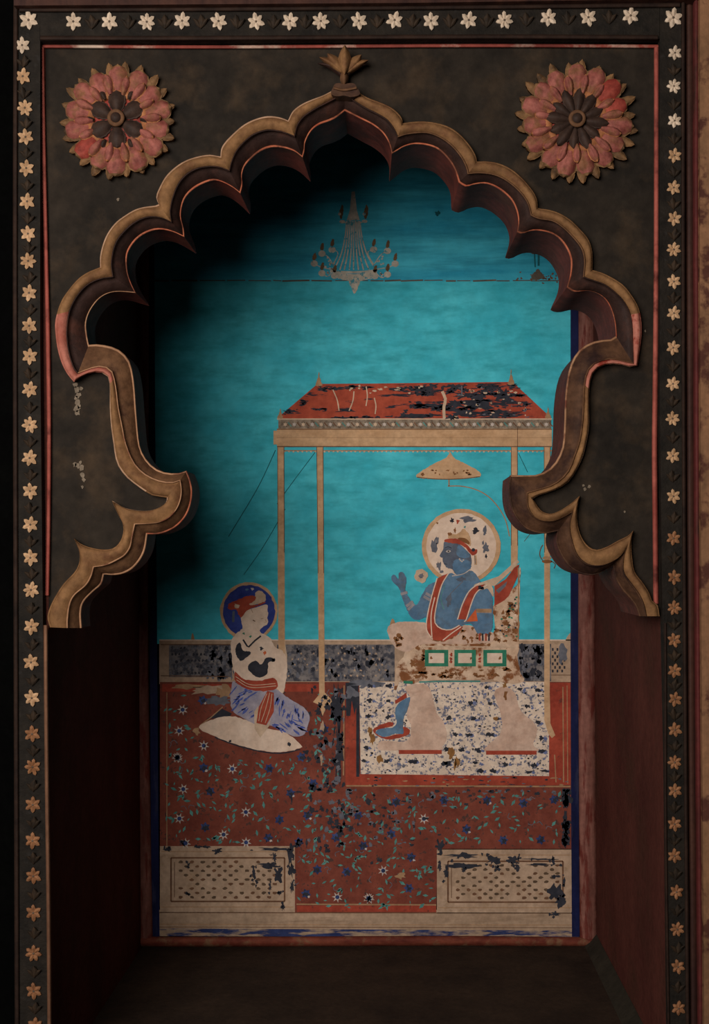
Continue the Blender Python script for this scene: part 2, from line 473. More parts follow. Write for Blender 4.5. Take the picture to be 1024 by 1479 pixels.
seg([(777, 301), (793, 303), (808, 308), (824, 317.7), (837.7, 331), (849.5, 345), (855, 360.6), (856, 375), (855.6, 390)],
    [(768, 310), (781, 315), (800.6, 318.6), (816, 329), (830, 343), (841.6, 358.7), (845.5, 376), (844, 399)],
    [(747, 335), (755, 337), (767, 333), (781, 333), (797, 337), (810, 346), (820, 360.6), (825, 376), (824, 396), (819, 415)])
seg([(855.7, 390), (869, 393.7), (885, 401.5), (900.6, 412), (912, 426), (922, 443.5), (926, 461), (927, 480.6), (924, 506), (920.6, 528)],
    [(844, 400), (857.7, 404.5), (873, 410), (887, 420), (900.6, 433.8), (909, 449), (913, 467), (914, 492), (915, 525.5)],
    [(819, 415), (830, 421), (848, 419.7), (863.5, 424), (875, 432.8), (883, 447), (888, 465), (890, 486)], 'R5', 'dark_umber', 'bead_red')
seg([(920.6, 529), (913, 531), (897, 527), (881.5, 526), (868, 529), (858, 536.6), (853, 550), (851, 570), (851, 597), (851, 616.7),
     (847, 640), (841.5, 661), (830, 683.7), (818.8, 698), (803, 707), (787.5, 712.6), (774, 717), (768.5, 721)],
    [(915, 525.5), (901, 522), (885.5, 519), (870, 521), (856, 528), (848, 540.5), (844.5, 562), (843.5, 589), (841.5, 616.7), (837.6, 640),
     (831.5, 657), (824, 677.5), (812.5, 692), (797, 702), (778, 708), (762.3, 712.5)],
    [(890, 486.5), (888, 492), (881.5, 491), (864, 492.7), (848, 498.5), (834.7, 509), (825, 527), (820, 548), (817, 573.7), (816, 601),
     (815, 626.5), (812.5, 648), (803, 668), (792, 679), (778, 686), (762.5, 687), (750, 687), (737, 687)], 'R6', 'bracket_dark', 'bead_tan')
seg([(768.5, 721), (772, 724), (777, 732), (784, 739), (795, 742), (808, 737.7), (822, 729), (833, 719.7), (837.5, 716)],
    [(762.3, 712.5), (762.5, 722), (764, 734), (772, 746), (784, 752), (800, 752), (812.5, 747), (827.5, 738)],
    [(737, 687), (736, 702.5), (736.7, 721), (740.6, 737), (748.4, 751), (759, 762), (772, 768), (787.5, 770), (806, 766.5)],
    'ochre', 'bracket_dark', 'bracket_dark')
seg([(837.5, 716), (833.7, 739.5), (834.7, 759), (840.5, 776.6), (850, 789), (862, 794), (877.7, 789), (893, 780.5), (907, 773.7), (914.8, 766)],
    [(827.5, 738.5), (823, 759), (827, 782.5), (834.7, 802), (848, 813.7), (864, 816.7), (879.6, 812.8), (895, 804), (905, 792)],
    [(806, 766.5), (804, 778), (806, 790), (815, 808), (827, 821.6), (842.5, 829), (858, 830), (872, 824.5), (886, 815.5)],
    'ochre', 'bracket_dark', 'bracket_dark')
seg([(914.8, 766), (912, 784.5), (913, 804), (916.7, 825.5), (928, 841), (938, 856.7), (942, 868), (950, 874), (953, 890)],
    [(905, 792), (901, 806), (901, 825.5), (911, 841), (922.6, 856.7), (930, 872), (934, 890)],
    [(886, 816), (889, 833), (899, 851), (911, 864.5), (919, 876), (924, 890)], 'ochre', 'bracket_dark', 'bracket_dark')

NS = 26
Yt, Yc, Ybd = -0.022, -0.012, 0.014


def yback(x):
    return 0.160 + 0.115 * x          # the slab is a little thicker towards the right


Op, Mp, Bp, fmat, cmat, bmatl = [], [], [], [], [], []
samp = [(cr(s[0], NS), cr(s[1], NS), cr(s[2], NS)) for s in SEG]
for i in range(len(samp) - 1):
    for k in range(3):
        a, b = samp[i][k][-1], samp[i + 1][k][0]
        m = ((a[0] + b[0]) / 2, (a[1] + b[1]) / 2)
        samp[i][k][-1] = m
        samp[i + 1][k][0] = m
for i, s in enumerate(SEG):
    last = i == len(SEG) - 1
    r = NS if last else NS - 1
    for j in range(r):
        Op.append(samp[i][0][j])
        Mp.append(samp[i][1][j])
        Bp.append(samp[i][2][j])
        t = j / (NS - 1)
        f = s[3]
        if f == 'L5':
            f = 'faded_red' if t < 0.52 else 'ochre'
        elif f == 'R5':
            f = 'faded_red' if t > 0.55 else 'ochre'
        elif f == 'R6':
            f = 'faded_red' if t < 0.3 else 'ochre'
        elif i == 3:
            f = 'faded_red' if t > 0.74 else 'ochre'
        fmat.append(f)
        cmat.append(s[4])
        bmatl.append(s[5])
NP = len(Op)
arch = empty('cusped_arch', at(505, 906, 0.0),
             'dark carved scalloped arch with ochre and red edging framing the blue niche', 'arch')


def mix(a, b, t):
    return (a[0] + (b[0] - a[0]) * t, a[1] + (b[1] - a[1]) * t)


def strip(name, rings, mat_of, parent, smooth=True):
    """rings: list over profile of list over path of world points"""
    K = len(rings)
    verts = [rings[k][i] for i in range(NP) for k in range(K)]
    faces, idx = [], []
    names = []
    for i in range(NP - 1):
        mname = mat_of(i)
        if mname not in names:
            names.append(mname)
        for k in range(K - 1):
            faces.append((i * K + k, (i + 1) * K + k, (i + 1) * K + k + 1, i * K + k + 1))
            idx.append(names.index(mname))
    o = link(name, verts, faces, names, idx, parent, smooth)
    joints = {j * (NS - 1) for j in range(1, len(SEG))}
    for e in o.data.edges:
        a, b = e.vertices
        if a // K == b // K and a // K in joints:
            e.use_edge_sharp = True
    return o


fil = []
for t, Y in ((0, 0.002), (0.06, -0.010), (0.18, Yt), (0.45, Yt - .003), (0.8, Yt + .001), (1.0, Yt + .006)):
    fil.append([at(*mix(Op[i], Mp[i], t), Y) for i in range(NP)])
strip('outer_fillet', fil, lambda i: fmat[i], arch)
SEGI = []
for i in range(len(SEG)):
    SEGI += [i] * (NS - 1)
SEGI.append(len(SEG) - 1)


def thin(name, P, Q, off, rad, Y, mat_of):
    rings = []
    for k in range(7):
        a = math.pi * k / 6
        ring = []
        for i in range(NP):
            m = Vector(Q[i]) - Vector(P[i])
            m = m.normalized() if m.length > 1e-6 else Vector((0, -1))
            q = Vector(P[i]) + m * (off + rad * math.cos(a))
            ring.append(at(q.x, q.y, Y - 0.003 * math.sin(a)))
        rings.append(ring)
    return strip(name, rings, mat_of, arch)


thin('arris_line', Op, Mp, 1.4, 1.5, -0.012,
     lambda i: 'ochre_pale' if SEGI[i] == 3 and i % NS < 18 else ('ochre_pale' if SEGI[i] in (2, 5, 6, 7, 8, 14) else fmat[i]))
thin('middle_bead', Mp, Bp, 1.2, 1.3, Yt + .004,
     lambda i: 'bead_tan' if SEGI[i] <= 3 else ('bracket_brown' if SEGI[i] in (10, 11, 12, 14, 15) else cmat[i]))
cov = []
for k in range(9):
    t = k / 8
    Y = Yt + .006 if k == 0 else Yc + (Ybd - Yc) * (0.45 * t + 0.55 * t ** 2.2)
    cov.append([at(*mix(Mp[i], Bp[i], t), Y) for i in range(NP)])
strip('cove_moulding', cov, lambda i: cmat[i], arch)
# thin bead on the inner edge
bead = []
for k in range(9):
    a = 2 * math.pi * k / 8
    ring = []
    for i in range(NP):
        # step towards the moulding side
        m = Vector(Mp[i]) - Vector(Bp[i])
        m = m.normalized() if m.length > 1e-6 else Vector((0, -1))
        q = Vector(Bp[i]) + m * (2.0 * math.cos(a) + 0.9)
        ring.append(at(q.x, q.y, Ybd - 0.001 - 0.0036 * math.sin(a)))
    bead.append(ring)
strip('inner_bead', bead, lambda i: bmatl[i], arch)
fb = [at(*Bp[i], Ybd) for i in range(NP)]
# the cusps lengthen into beaks towards the rear
beak = [Vector((0, 0, 0)) for _ in range(NP)]
for j in (5, 6, 7, 8, 10, 11, 12, 13):
    c = j * (NS - 1)
    dv = fb[c] - (fb[c - 5] + fb[c + 5]) / 2
    dv.y = 0
    dv = dv.normalized() * 0.013
    for i in range(c - 12, c + 13):
        beak[i] = beak[i] + dv * math.exp(-((i - c) / 3.2) ** 2)
sof = []
for k in range(6):
    sof.append([Vector((v.x, Ybd + (yback(v.x) - Ybd) * k / 5, v.z)) + beak[i] * (k / 5) for i, v in enumerate(fb)])
strip('soffit', sof, lambda i: 'soffit', arch)
# feet: underside caps
for e, nm in ((0, 'foot_base'), (NP - 1, 'foot_base')):
    ring = [r[e] for r in fil] + [r[e] for r in cov[1:]] + [sof[-1][e], Vector((fil[0][e].x, yback(fil[0][e].x), fil[0][e].z))]
    link(nm, ring, [tuple(range(len(ring)))], ['ochre' if e == 0 else 'dark_umber'], parent=arch)

# spandrel panel (front and back sheets of the slab)
left_edge = [(66, 907), (69, 760), (71, 600), (68, 420), (64, 250), (60, 70)]
right_edge = [(951, 70), (951, 250), (950, 450), (949, 600), (950, 720), (957, 892)]
outer = left_edge + [(300, 68), (700, 67)] + right_edge


def filled(name, pts, Y, mat, parent):
    """flat sheet inside a closed world outline (x, z) at depth Y"""
    n = len(pts)
    vo, ed, fa, *_ = delaunay_2d_cdt([Vector(p) for p in pts], [(i, (i + 1) % n) for i in range(n)], [], 1, 1e-6)
    return link(name, [(v.x, Y(v.x) if callable(Y) else Y, v.y) for v in vo], [tuple(f) for f in fa], [mat], parent=parent)


ring = [at(x, y, 0.003) for x, y in outer] + [at(*Op[i], 0.003) for i in range(NP - 1, -1, -1)]
sp = filled('spandrel_panel', [(v.x, v.z) for v in ring], 0.003, 'spandrel', arch)
o2 = [Vector((XL, 0, sof[-1][0].z)), Vector((XL, 0, ZC)), Vector((XR, 0, ZC)), Vector((XR, 0, sof[-1][-1].z))]
v2 = o2 + [sof[-1][i] for i in range(NP - 1, -1, -1)]
filled('rear_face', [(v.x, v.z) for v in v2], yback, 'soffit', arch)
# flaked plaster specks on the left bracket
fl_v, fl_f = [], []


def speck(cx, cy, r, Y, seed, vs, fs, el=1.0):
    rg = random.Random(seed)
    n = 9
    b = len(vs)
    for k in range(n):
        a = 2 * math.pi * k / n
        rr = r * rg.uniform(.55, 1.15)
        vs.append(at(cx + rr * math.cos(a), cy + rr * el * math.sin(a), Y))
    fs.append(tuple(range(b, b + n)))


for k, (x, y, r) in enumerate([(109, 556, 4), (111, 563, 4.5), (113, 571, 4), (112, 581, 4), (111, 590, 5), (112, 596, 4), (117, 561, 3),
                               (110, 575, 3), (114, 587, 3), (112, 672, 4), (118, 676, 4), (119, 686, 4), (121, 693, 3), (119, 703, 2.5),
                               (108, 671, 3), (116, 668, 2.5), (170.5, 288.5, 2.4), (932, 478, 1.5), (902, 739, 1.6), (845, 707, 2.5),
                               (851, 703, 2.5), (843, 701, 2)]):
    speck(x, y, r, 0.0015, k + 50, fl_v, fl_f, 1.2)
link('bare_plaster_patches', fl_v, fl_f, ['plaster_fleck'], parent=sp)['kind'] = 'stuff'

# red bead round the spandrel
half_round('left_bead', cr([(61, 68), (62, 150), (64, 250), (67, 380), (69.5, 500), (71, 620), (70, 760), (68, 860)], 60), 6.5, 0.0, 0.007, 'line_red', arch)
half_round('right_bead', cr([(948.5, 68), (948.5, 250), (948, 400), (946.5, 560), (945.5, 650), (946.5, 760), (947.5, 872)], 60), 8, 0.0, 0.008, 'line_red', arch)
half_round('top_bead', cr([(58, 67), (300, 68), (500, 67), (700, 66), (951, 67)], 80), 5.5, 0.0, 0.006, 'line_top', arch)


# leaf finial over the apex
def leaf_mesh(vs, fs, base, tip, width, Y, rise, bend=0.0, n=12, m=6):
    """a bulged pointed leaf from base to tip in pixels"""
    b, t = Vector(base), Vector(tip)
    ax = t - b
    nr = Vector((-ax.y, ax.x)).normalized()
    s = len(vs)
    for i in range(n + 1):
        u = i / n
        w = width * (math.sin(math.pi * min(u ** 0.85, 1.0)) ** 0.8 if 0 < u < 1 else 0.02) + 0.2
        c = b + ax * u + nr * (bend * math.sin(math.pi * u))
        for j in range(m + 1):
            v = j / m * 2 - 1
            q = c + nr * (v * w)
            hgt = rise * (0.25 + 0.75 * math.sin(math.pi * (0.12 + 0.8 * u))) * (1 - abs(v) ** 2.0) + 0.002 * (1 - abs(v))
            vs.append(at(q.x, q.y, Y - hgt - 0.006 * u))
    for i in range(n):
        for j in range(m):
            a = s + i * (m + 1) + j
            fs.append((a, a + 1, a + m + 2, a + m + 1))


fin = empty('leaf_finial', at(498, 128, -0.005), 'ochre leaf bud finial standing on the point of the scalloped arch', 'finial')
for nm, base, tip, w, Y, rise, bend, mt in [
    ('side_leaf', (496, 113), (458.5, 92), 5.5, -0.008, 0.012, 7, 'dark_umber'),
    ('side_leaf', (499, 113), (530, 93), 5.0, -0.008, 0.012, -6, 'dark_umber'),
    ('side_leaf', (497, 107), (461, 82.5), 6.5, -0.014, 0.014, 3, 'ochre'),
    ('side_leaf', (499, 107), (532, 87), 6.5, -0.014, 0.014, -3, 'ochre'),
    ('side_leaf', (497, 104), (473, 77), 8.0, -0.018, 0.012, 0, 'ochre'),
    ('side_leaf', (499, 104), (522, 79), 8.0, -0.018, 0.012, 0, 'ochre'),
    ('centre_leaf', (497.5, 108), (498, 65), 9.5, -0.024, 0.016, 0, 'ochre'),
    ('stem', (497, 124), (497.5, 99), 6.0, -0.016, 0.012, 0, 'bracket_brown'),
    ('top_spot', (492, 60), (494, 48), 5, -0.024, 0.004, 0, 'bracket_brown'),
]:
    vs, fs = [], []
    leaf_mesh(vs, fs, base, tip, w, Y, rise, bend)
    if nm != 'top_spot':
        link(nm, vs, fs, [mt], parent=fin, smooth=True)
slab('base', cr([(481, 126), (484, 121), (490, 120), (497, 121.5), (505, 120), (512, 121), (516, 127), (520, 136), (508, 140), (497, 138), (486, 139), (478, 135)], 40, True),
     -0.034, 0.0, 'bracket_dark', fin)
half_round('collar', cr([(482, 127), (497, 130), (515, 127)], 16), 4, -0.034, 0.005, 'bracket_brown', fin)


# ------------------------------------------------------------------ rosettes
def petal(name, r0, r1, w, y0, rise, curl, mat, loc, ang, parent, lobes=1.0, crease=0.0, n=12, m=12, rim_mat=None):
    """petal in the wall plane pointing along +Z before turning by ang; sizes in metres, depth grows towards -Y"""
    vs, fs = [], []
    for i in range(n + 1):
        u = i / n
        wid = w * (0.35 + 0.65 * math.sin(math.pi * 0.5 * min(u / 0.62, 1))) if u < .62 else w * math.sqrt(max(1 - ((u - .62) / .38) ** (2 * lobes), 0.0))
        wid = max(wid, w * 0.03)
        wid *= 1.0 + 0.05 * math.sin(i * 2.3)
        for j in range(m + 1):
            v = j / m * 2 - 1
            x = v * wid
            z = r0 + (r1 - r0) * u
            h = y0 + rise * math.sin(math.pi * min(0.15 + 0.75 * u, 1)) * (1 - v * v) + curl * u * u - crease * (1 - abs(v)) ** 4 * math.sin(math.pi * u)
            vs.append((x, -h, z))
    for i in range(n):
        for j in range(m):
            a = i * (m + 1) + j
            fs.append((a, a + 1, a + m + 2, a + m + 1))
    # rim going back to the wall
    rim = [i * (m + 1) for i in range(n + 1)] + [n * (m + 1) + j for j in range(1, m + 1)] + [i * (m + 1) + m for i in range(n - 1, -1, -1)]
    b = len(vs)
    for q in rim:
        vs.append((vs[q][0] * .92, min(vs[q][1] + 0.012, 0.0), vs[q][2] * .985))
    for k in range(len(rim) - 1):
        fs.append((rim[k], b + k, b + k + 1, rim[k + 1]))
    me = bpy.data.meshes.new(name)
    me.from_pydata(vs, [], fs)
    me.materials.append(MATS[mat])
    if rim_mat:
        me.materials.append(MATS[rim_mat])
        idx = []
        for i in range(n):
            for j in range(m):
                idx.append(1 if (j in (0, m - 1) and i > 1) or i == n - 1 else 0)
        idx += [1] * (len(fs) - len(idx))
        me.polygons.foreach_set('material_index', idx)
    me.polygons.foreach_set('use_smooth', [True] * len(me.polygons))
    o = bpy.data.objects.new(name, me)
    COL.objects.link(o)
    o.parent = parent
    o.rotation_euler = (0, ang, 0)
    return o


def twin(o, ang, mat=None, sc=1.0):
    c = o.copy()
    if mat:
        c.data = o.data.copy()
        c.data.materials[0] = MATS[mat]
    COL.objects.link(c)
    c.parent = o.parent
    c.rotation_euler = (0, ang, 0)
    c.scale = (sc, sc, sc)
    return c


def dome(name, r, h, y0, mat, parent, seg_n=24, ring=6):
    vs, fs = [], []
    for i in range(ring + 1):
        a = math.pi / 2 * i / ring
        for k in range(seg_n):
            t = 2 * math.pi * k / seg_n
            vs.append((r * math.cos(a) * math.cos(t), -y0 - h * math.sin(a), r * math.cos(a) * math.sin(t)))
    for i in range(ring):
        for k in range(seg_n):
            fs.append((i * seg_n + k, i * seg_n + (k + 1) % seg_n, (i + 1) * seg_n + (k + 1) % seg_n, (i + 1) * seg_n + k))
    me = bpy.data.meshes.new(name)
    me.from_pydata(vs, [], fs)
    me.materials.append(MATS[mat])
    me.polygons.foreach_set('use_smooth', [True] * len(me.polygons))
    o = bpy.data.objects.new(name, me)
    COL.objects.link(o)
    o.parent = parent
    return o


def ring_mesh(name, r, t, y0, mat, parent, seg_n=40, k_n=10):
    vs, fs = [], []
    for k in range(seg_n):
        a = 2 * math.pi * k / seg_n
        for j in range(k_n):
            b = 2 * math.pi * j / k_n
            rr = r + t * math.cos(b)
            vs.append((rr * math.cos(a), -y0 - t * .8 * math.sin(b), rr * math.sin(a)))
    for k in range(seg_n):
        for j in range(k_n):
            fs.append((k * k_n + j, k * k_n + (j + 1) % k_n, ((k + 1) % seg_n) * k_n + (j + 1) % k_n, ((k + 1) % seg_n) * k_n + j))
    me = bpy.data.meshes.new(name)
    me.from_pydata(vs, [], fs)
    me.materials.append(MATS[mat])
    me.polygons.foreach_set('use_smooth', [True] * len(me.polygons))
    o = bpy.data.objects.new(name, me)
    COL.objects.link(o)
    o.parent = parent
    return o


mm = 0.0014


def rosette(cx, cy, R, n_pet, n_leaf, label, left):
    base = at(cx, cy, 0.002)
    t = empty('rosette', base, label, 'rosette', 'carved rosettes in the upper corners')
    dome('backing_disc', R * 0.80 * mm, 0.012, 0.0, 'rosette_ground', t, 40, 4)
    rg = random.Random(int(cx))
    lf = None
    for k in range(n_leaf):
        a = 2 * math.pi * (k + .5) / n_leaf + rg.uniform(-.03, .03)
        if lf is None:
            lf = petal('leaf_tip', R * .62 * mm, R * 1.03 * mm, 7.0 * mm, 0.008, 0.006, 0.006, 'rosette_leaf', None, a, t, 0.5)
        else:
            twin(lf, a, None, rg.uniform(.95, 1.03))
    pk = None
    for k in range(n_pet):
        a = 2 * math.pi * k / n_pet + rg.uniform(-.04, .04)
        mt = 'petal_red' if (left and k in (9,)) or (not left and k in (2, 3)) else None
        if pk is None:
            pk = petal('petal', R * .44 * mm, R * .96 * mm, 16.0 * mm, 0.010, 0.016, 0.006, 'petal_pink', None, a, t, 1.0 if left else .8, 0.004, rim_mat='rosette_leaf')
        else:
            twin(pk, a, mt, rg.uniform(.93, 1.02))
    sm = None
    for k in range(n_pet):
        a = 2 * math.pi * (k + .5) / n_pet + rg.uniform(-.04, .04)
        if sm is None:
            sm = petal('short_petal', R * .42 * mm, R * .76 * mm, 7.5 * mm, 0.020, 0.012, 0.003, 'petal_pink', None, a, t, .75, 0.003, rim_mat='rosette_gold')
        else:
            twin(sm, a, None, rg.uniform(.92, 1.05))
    ring_mesh('gold_ring', R * .47 * mm, 6.5 * mm, 0.014, 'rosette_gold', t)
    rd = dome('inner_ground', R * .46 * mm, 0.006, 0.012, 'petal_red', t, 40, 4)
    if left:
        ip = None
        for k in range(6):
            a = 2 * math.pi * k / 6
            if ip is None:
                ip = petal('inner_petal', 9 * mm, 41 * mm, 12.5 * mm, 0.020, 0.010, 0.002, 'rosette_dark', None, a, t, 1.0)
            else:
                twin(ip, a)
        st = None
        for k in range(6):
            a = 2 * math.pi * (k + .5) / 6
            if st is None:
                st = petal('bud', 33 * mm, 46 * mm, 4.5 * mm, 0.021, 0.006, 0.0, 'rosette_dark', None, a, t, 1.0)
            else:
                twin(st, a)
    else:
        ip = None
        for k in range(12):
            a = 2 * math.pi * k / 12 + .12
            if ip is None:
                ip = petal('inner_petal', 9 * mm, 46 * mm, 8.5 * mm, 0.020, 0.009, 0.003, 'rosette_dark', None, a, t, 0.6, 0.0)
            else:
                twin(ip, a, None, 1.0 if k % 2 else .9)
    ring_mesh('centre_ring', 9.5 * mm, 3.2 * mm, 0.030, 'bracket_brown', t, 24, 8)
    dome('centre_boss', 8.5 * mm, 0.010, 0.028, 'rosette_dark', t, 20, 5)
    return t


rosette(172.5, 178, 83, 14, 22, 'round pink petalled rosette with six broad dark inner petals, upper left of the arch', True)
rosette(830.5, 179, 87, 15, 24, 'round pink rosette with dark pointed twelve-petal star centre, upper right of the arch', False)

# ------------------------------------------------------------------ star flowers on the borders
PROTO = {}


def star_mesh(npet, mat, seed):
    key = (npet, mat, seed)
    if key in PROTO:
        return PROTO[key]
    rg = random.Random(seed)
    vs = [(0, -0.22, 0)]
    fs = []
    tips, ridg, notch = [], [], []
    for k in range(npet):
        a = 2 * math.pi * k / npet + rg.uniform(-.07, .07)
        r = rg.uniform(.92, 1.06)
        b = a + math.pi / npet
        for lst, (rr, an, h) in ((ridg, (.58 * r, a, .40)), (tips, (r, a, .20)), (notch, (.54, b, .16))):
            lst.append(len(vs))
            vs.append((rr * math.sin(an), -h, rr * math.cos(an)))
        # shoulders that round the petal
        for sgn in (-1, 1):
            vs.append((.82 * r * math.sin(a + sgn * .24), -.24, .82 * r * math.cos(a + sgn * .24)))
    for k in range(npet):
        rd, tp, nt = ridg[k], tips[k], notch[k]
        s1, s2 = nt + 1, nt + 2
        pn = notch[k - 1]
        fs += [(0, pn, rd), (pn, s1, rd), (s1, tp, rd), (tp, s2, rd), (s2, nt, rd), (nt, 0, rd)]
    # skirt to the wall
    rim = []
    for k in range(npet):
        rim += [notch[k - 1], notch[k] + 1, tips[k], notch[k] + 2]
    b = len(vs)
    for q in rim:
        vs.append((vs[q][0], 0.0, vs[q][2]))
    m = len(rim)
    for k in range(m):
        fs.append((rim[k], b + k, b + (k + 1) % m, rim[(k + 1) % m]))
    me = bpy.data.meshes.new('star_petals')
    me.from_pydata(vs, [], fs)
    me.materials.append(MATS[mat])
    bm = bmesh.new()
    bm.from_mesh(me)
    bmesh.ops.recalc_face_normals(bm, faces=bm.faces)
    bm.to_mesh(me)
    bm.free()
    PROTO[key] = me
    return me


core_me = None


def star(px, py, rpx, label, group, mat, seed, rot):
    global core_me
    p = at(px, py, -0.0205)
    t = empty('star_flower', p, label, 'flower ornament', group)
    t.rotation_euler = (0, rot, 0)
    npet = 7 if seed % 5 == 3 else 6
    o = bpy.data.objects.new('petals', star_mesh(npet, mat, seed % 4))
    COL.objects.link(o)
    o.parent = t
    r = rpx * mm
    o.scale = (r, r * .8, r)
    if core_me is None:
        c = dome('centre', 1.0, .5, 0.0, 'flower_core', t, 12, 3)
        core_me = c.data
    else:
        c = bpy.data.objects.new('centre', core_me)
        COL.objects.link(c)
        c.parent = t
    c.location = (0, -r * .15, 0)
    c.scale = (r * .15, r * .2, r * .15)
    return t


ORD = ['', 'first', 'second', 'third', 'fourth', 'fifth', 'sixth', 'seventh', 'eighth', 'ninth', 'tenth', 'eleventh', 'twelfth', 'thirteenth',
       'fourteenth', 'fifteenth', 'sixteenth', 'seventeenth', 'eighteenth', 'nineteenth', 'twentieth', 'twenty-first', 'twenty-second',
       'twenty-third', 'twenty-fourth', 'twenty-fifth', 'twenty-sixth', 'twenty-seventh', 'twenty-eighth', 'twenty-ninth', 'thirtieth']
top = [(42, 30), (106.5, 32), (158.5, 32), (212.5, 32.5), (263.5, 31), (316, 31.5), (370, 32), (419, 31.5), (463.5, 31.5), (518.5, 31), (570, 30),
       (622.5, 31), (677, 30), (728.5, 30), (792, 26.5), (849.5, 26), (910.5, 23.5), (972, 26.5)]
leftc = [(32.5, 66), (33.5, 111), (36.5, 156.5), (37.5, 198.5), (38.5, 243.5), (39.7, 291.5), (41, 338), (41.3, 377.5), (42.5, 423.5), (42.8, 471),
         (43.4, 515), (43.6, 563), (43.5, 614), (43.4, 661.7), (44, 709.4), (44.5, 757.8), (44.5, 805.5), (45.4, 852), (45.7, 905), (45.4, 956.5),
         (46.5, 1008), (47, 1060), (47.7, 1107.5), (48, 1162), (47.6, 1214), (48.7, 1265), (48.7, 1318), (49, 1376.6), (49.2, 1431), (51, 1481)]
rightc = [(974.5, 77), (973, 125), (974, 175), (974, 225), (972.7, 271.5), (973.6, 316), (973, 360.8), (973, 407), (973, 452.8), (971.9, 502.6),
          (971.6, 554.7), (971, 604.8), (971.6, 658.7), (972.5, 717), (972.5, 777.7), (973.6, 834), (973.6, 878), (973.6, 924.5), (974.2, 969),
          (974.9, 1010), (974.7, 1054), (974.1, 1101), (974.8, 1142), (974, 1190), (974, 1236), (976.8, 1288), (978, 1342), (979, 1396), (980, 1456)]
rs = random.Random(3)
for k, (x, y) in enumerate(top):
    if k == 0:
        lb = 'large cream star flower in the upper left corner of the border'
    elif k == len(top) - 1:
        lb = 'large cream star flower in the upper right corner of the border'
    else:
        lb = 'cream star flower, %s from the left along the top border' % ORD[k + 1]
    star(x, y, 14.5 if k in (0, 17) else 13, lb, 'star flowers along the top border', 'flower_cream', k, rs.uniform(-.25, .25))
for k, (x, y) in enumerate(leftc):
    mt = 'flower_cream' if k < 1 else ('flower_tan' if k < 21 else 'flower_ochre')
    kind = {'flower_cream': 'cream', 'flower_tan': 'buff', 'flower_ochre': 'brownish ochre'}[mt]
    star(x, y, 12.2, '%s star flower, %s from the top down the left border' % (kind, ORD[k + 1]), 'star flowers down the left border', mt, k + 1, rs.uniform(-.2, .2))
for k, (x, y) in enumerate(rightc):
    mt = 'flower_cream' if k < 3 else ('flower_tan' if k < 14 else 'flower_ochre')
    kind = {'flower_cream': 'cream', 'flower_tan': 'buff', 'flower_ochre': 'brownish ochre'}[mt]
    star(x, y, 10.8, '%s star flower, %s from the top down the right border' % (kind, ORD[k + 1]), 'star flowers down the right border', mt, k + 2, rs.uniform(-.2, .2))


# faint leaf reliefs between the flowers
def reliefs(pts, parent, vertical, seed):
    rg = random.Random(seed)
    vs, fs = [], []
    for (x0, y0), (x1, y1) in zip(pts, pts[1:]):
        cx, cy = (x0 + x1) / 2, (y0 + y1) / 2
        if vertical:
            leaf_mesh(vs, fs, (cx, cy + 9), (cx + rg.uniform(-3, 3), cy - 9), 4.5, -0.0202, 0.0022, rg.uniform(-2, 2), 6, 4)
            leaf_mesh(vs, fs, (cx - 1, cy + 7), (cx - 10, cy - 3), 2.8, -0.0202, 0.0016, 1.5, 6, 4)
            leaf_mesh(vs, fs, (cx + 1, cy + 7), (cx + 10, cy - 3), 2.8, -0.0202, 0.0016, -1.5, 6, 4)
        else:
            leaf_mesh(vs, fs, (cx, cy + 10), (cx + rg.uniform(-2, 2), cy - 11), 5, -0.0202, 0.0022, rg.uniform(-2, 2), 6, 4)
            leaf_mesh(vs, fs, (cx - 1, cy + 9), (cx - 11, cy - 5), 3, -0.0202, 0.0016, 1.5, 6, 4)
            leaf_mesh(vs, fs, (cx + 1, cy + 9), (cx + 11, cy - 5), 3, -0.0202, 0.0016, -1.5, 6, 4)
    link('leaf_relief', vs, fs, ['leaf_relief'], parent=parent, smooth=True)


reliefs(top[1:-1], tt, False, 1)
reliefs(leftc, tl, True, 2)
reliefs(rightc, tr, True, 3)

# ------------------------------------------------------------------ the wall painting
mural = empty('wall_painting', at(531, 1352, YB),
              'large faded painting of an enthroned blue figure on turquoise ground covering the niche wall', 'wall painting')
LAY = 0.0005
WOB = random.Random(77)


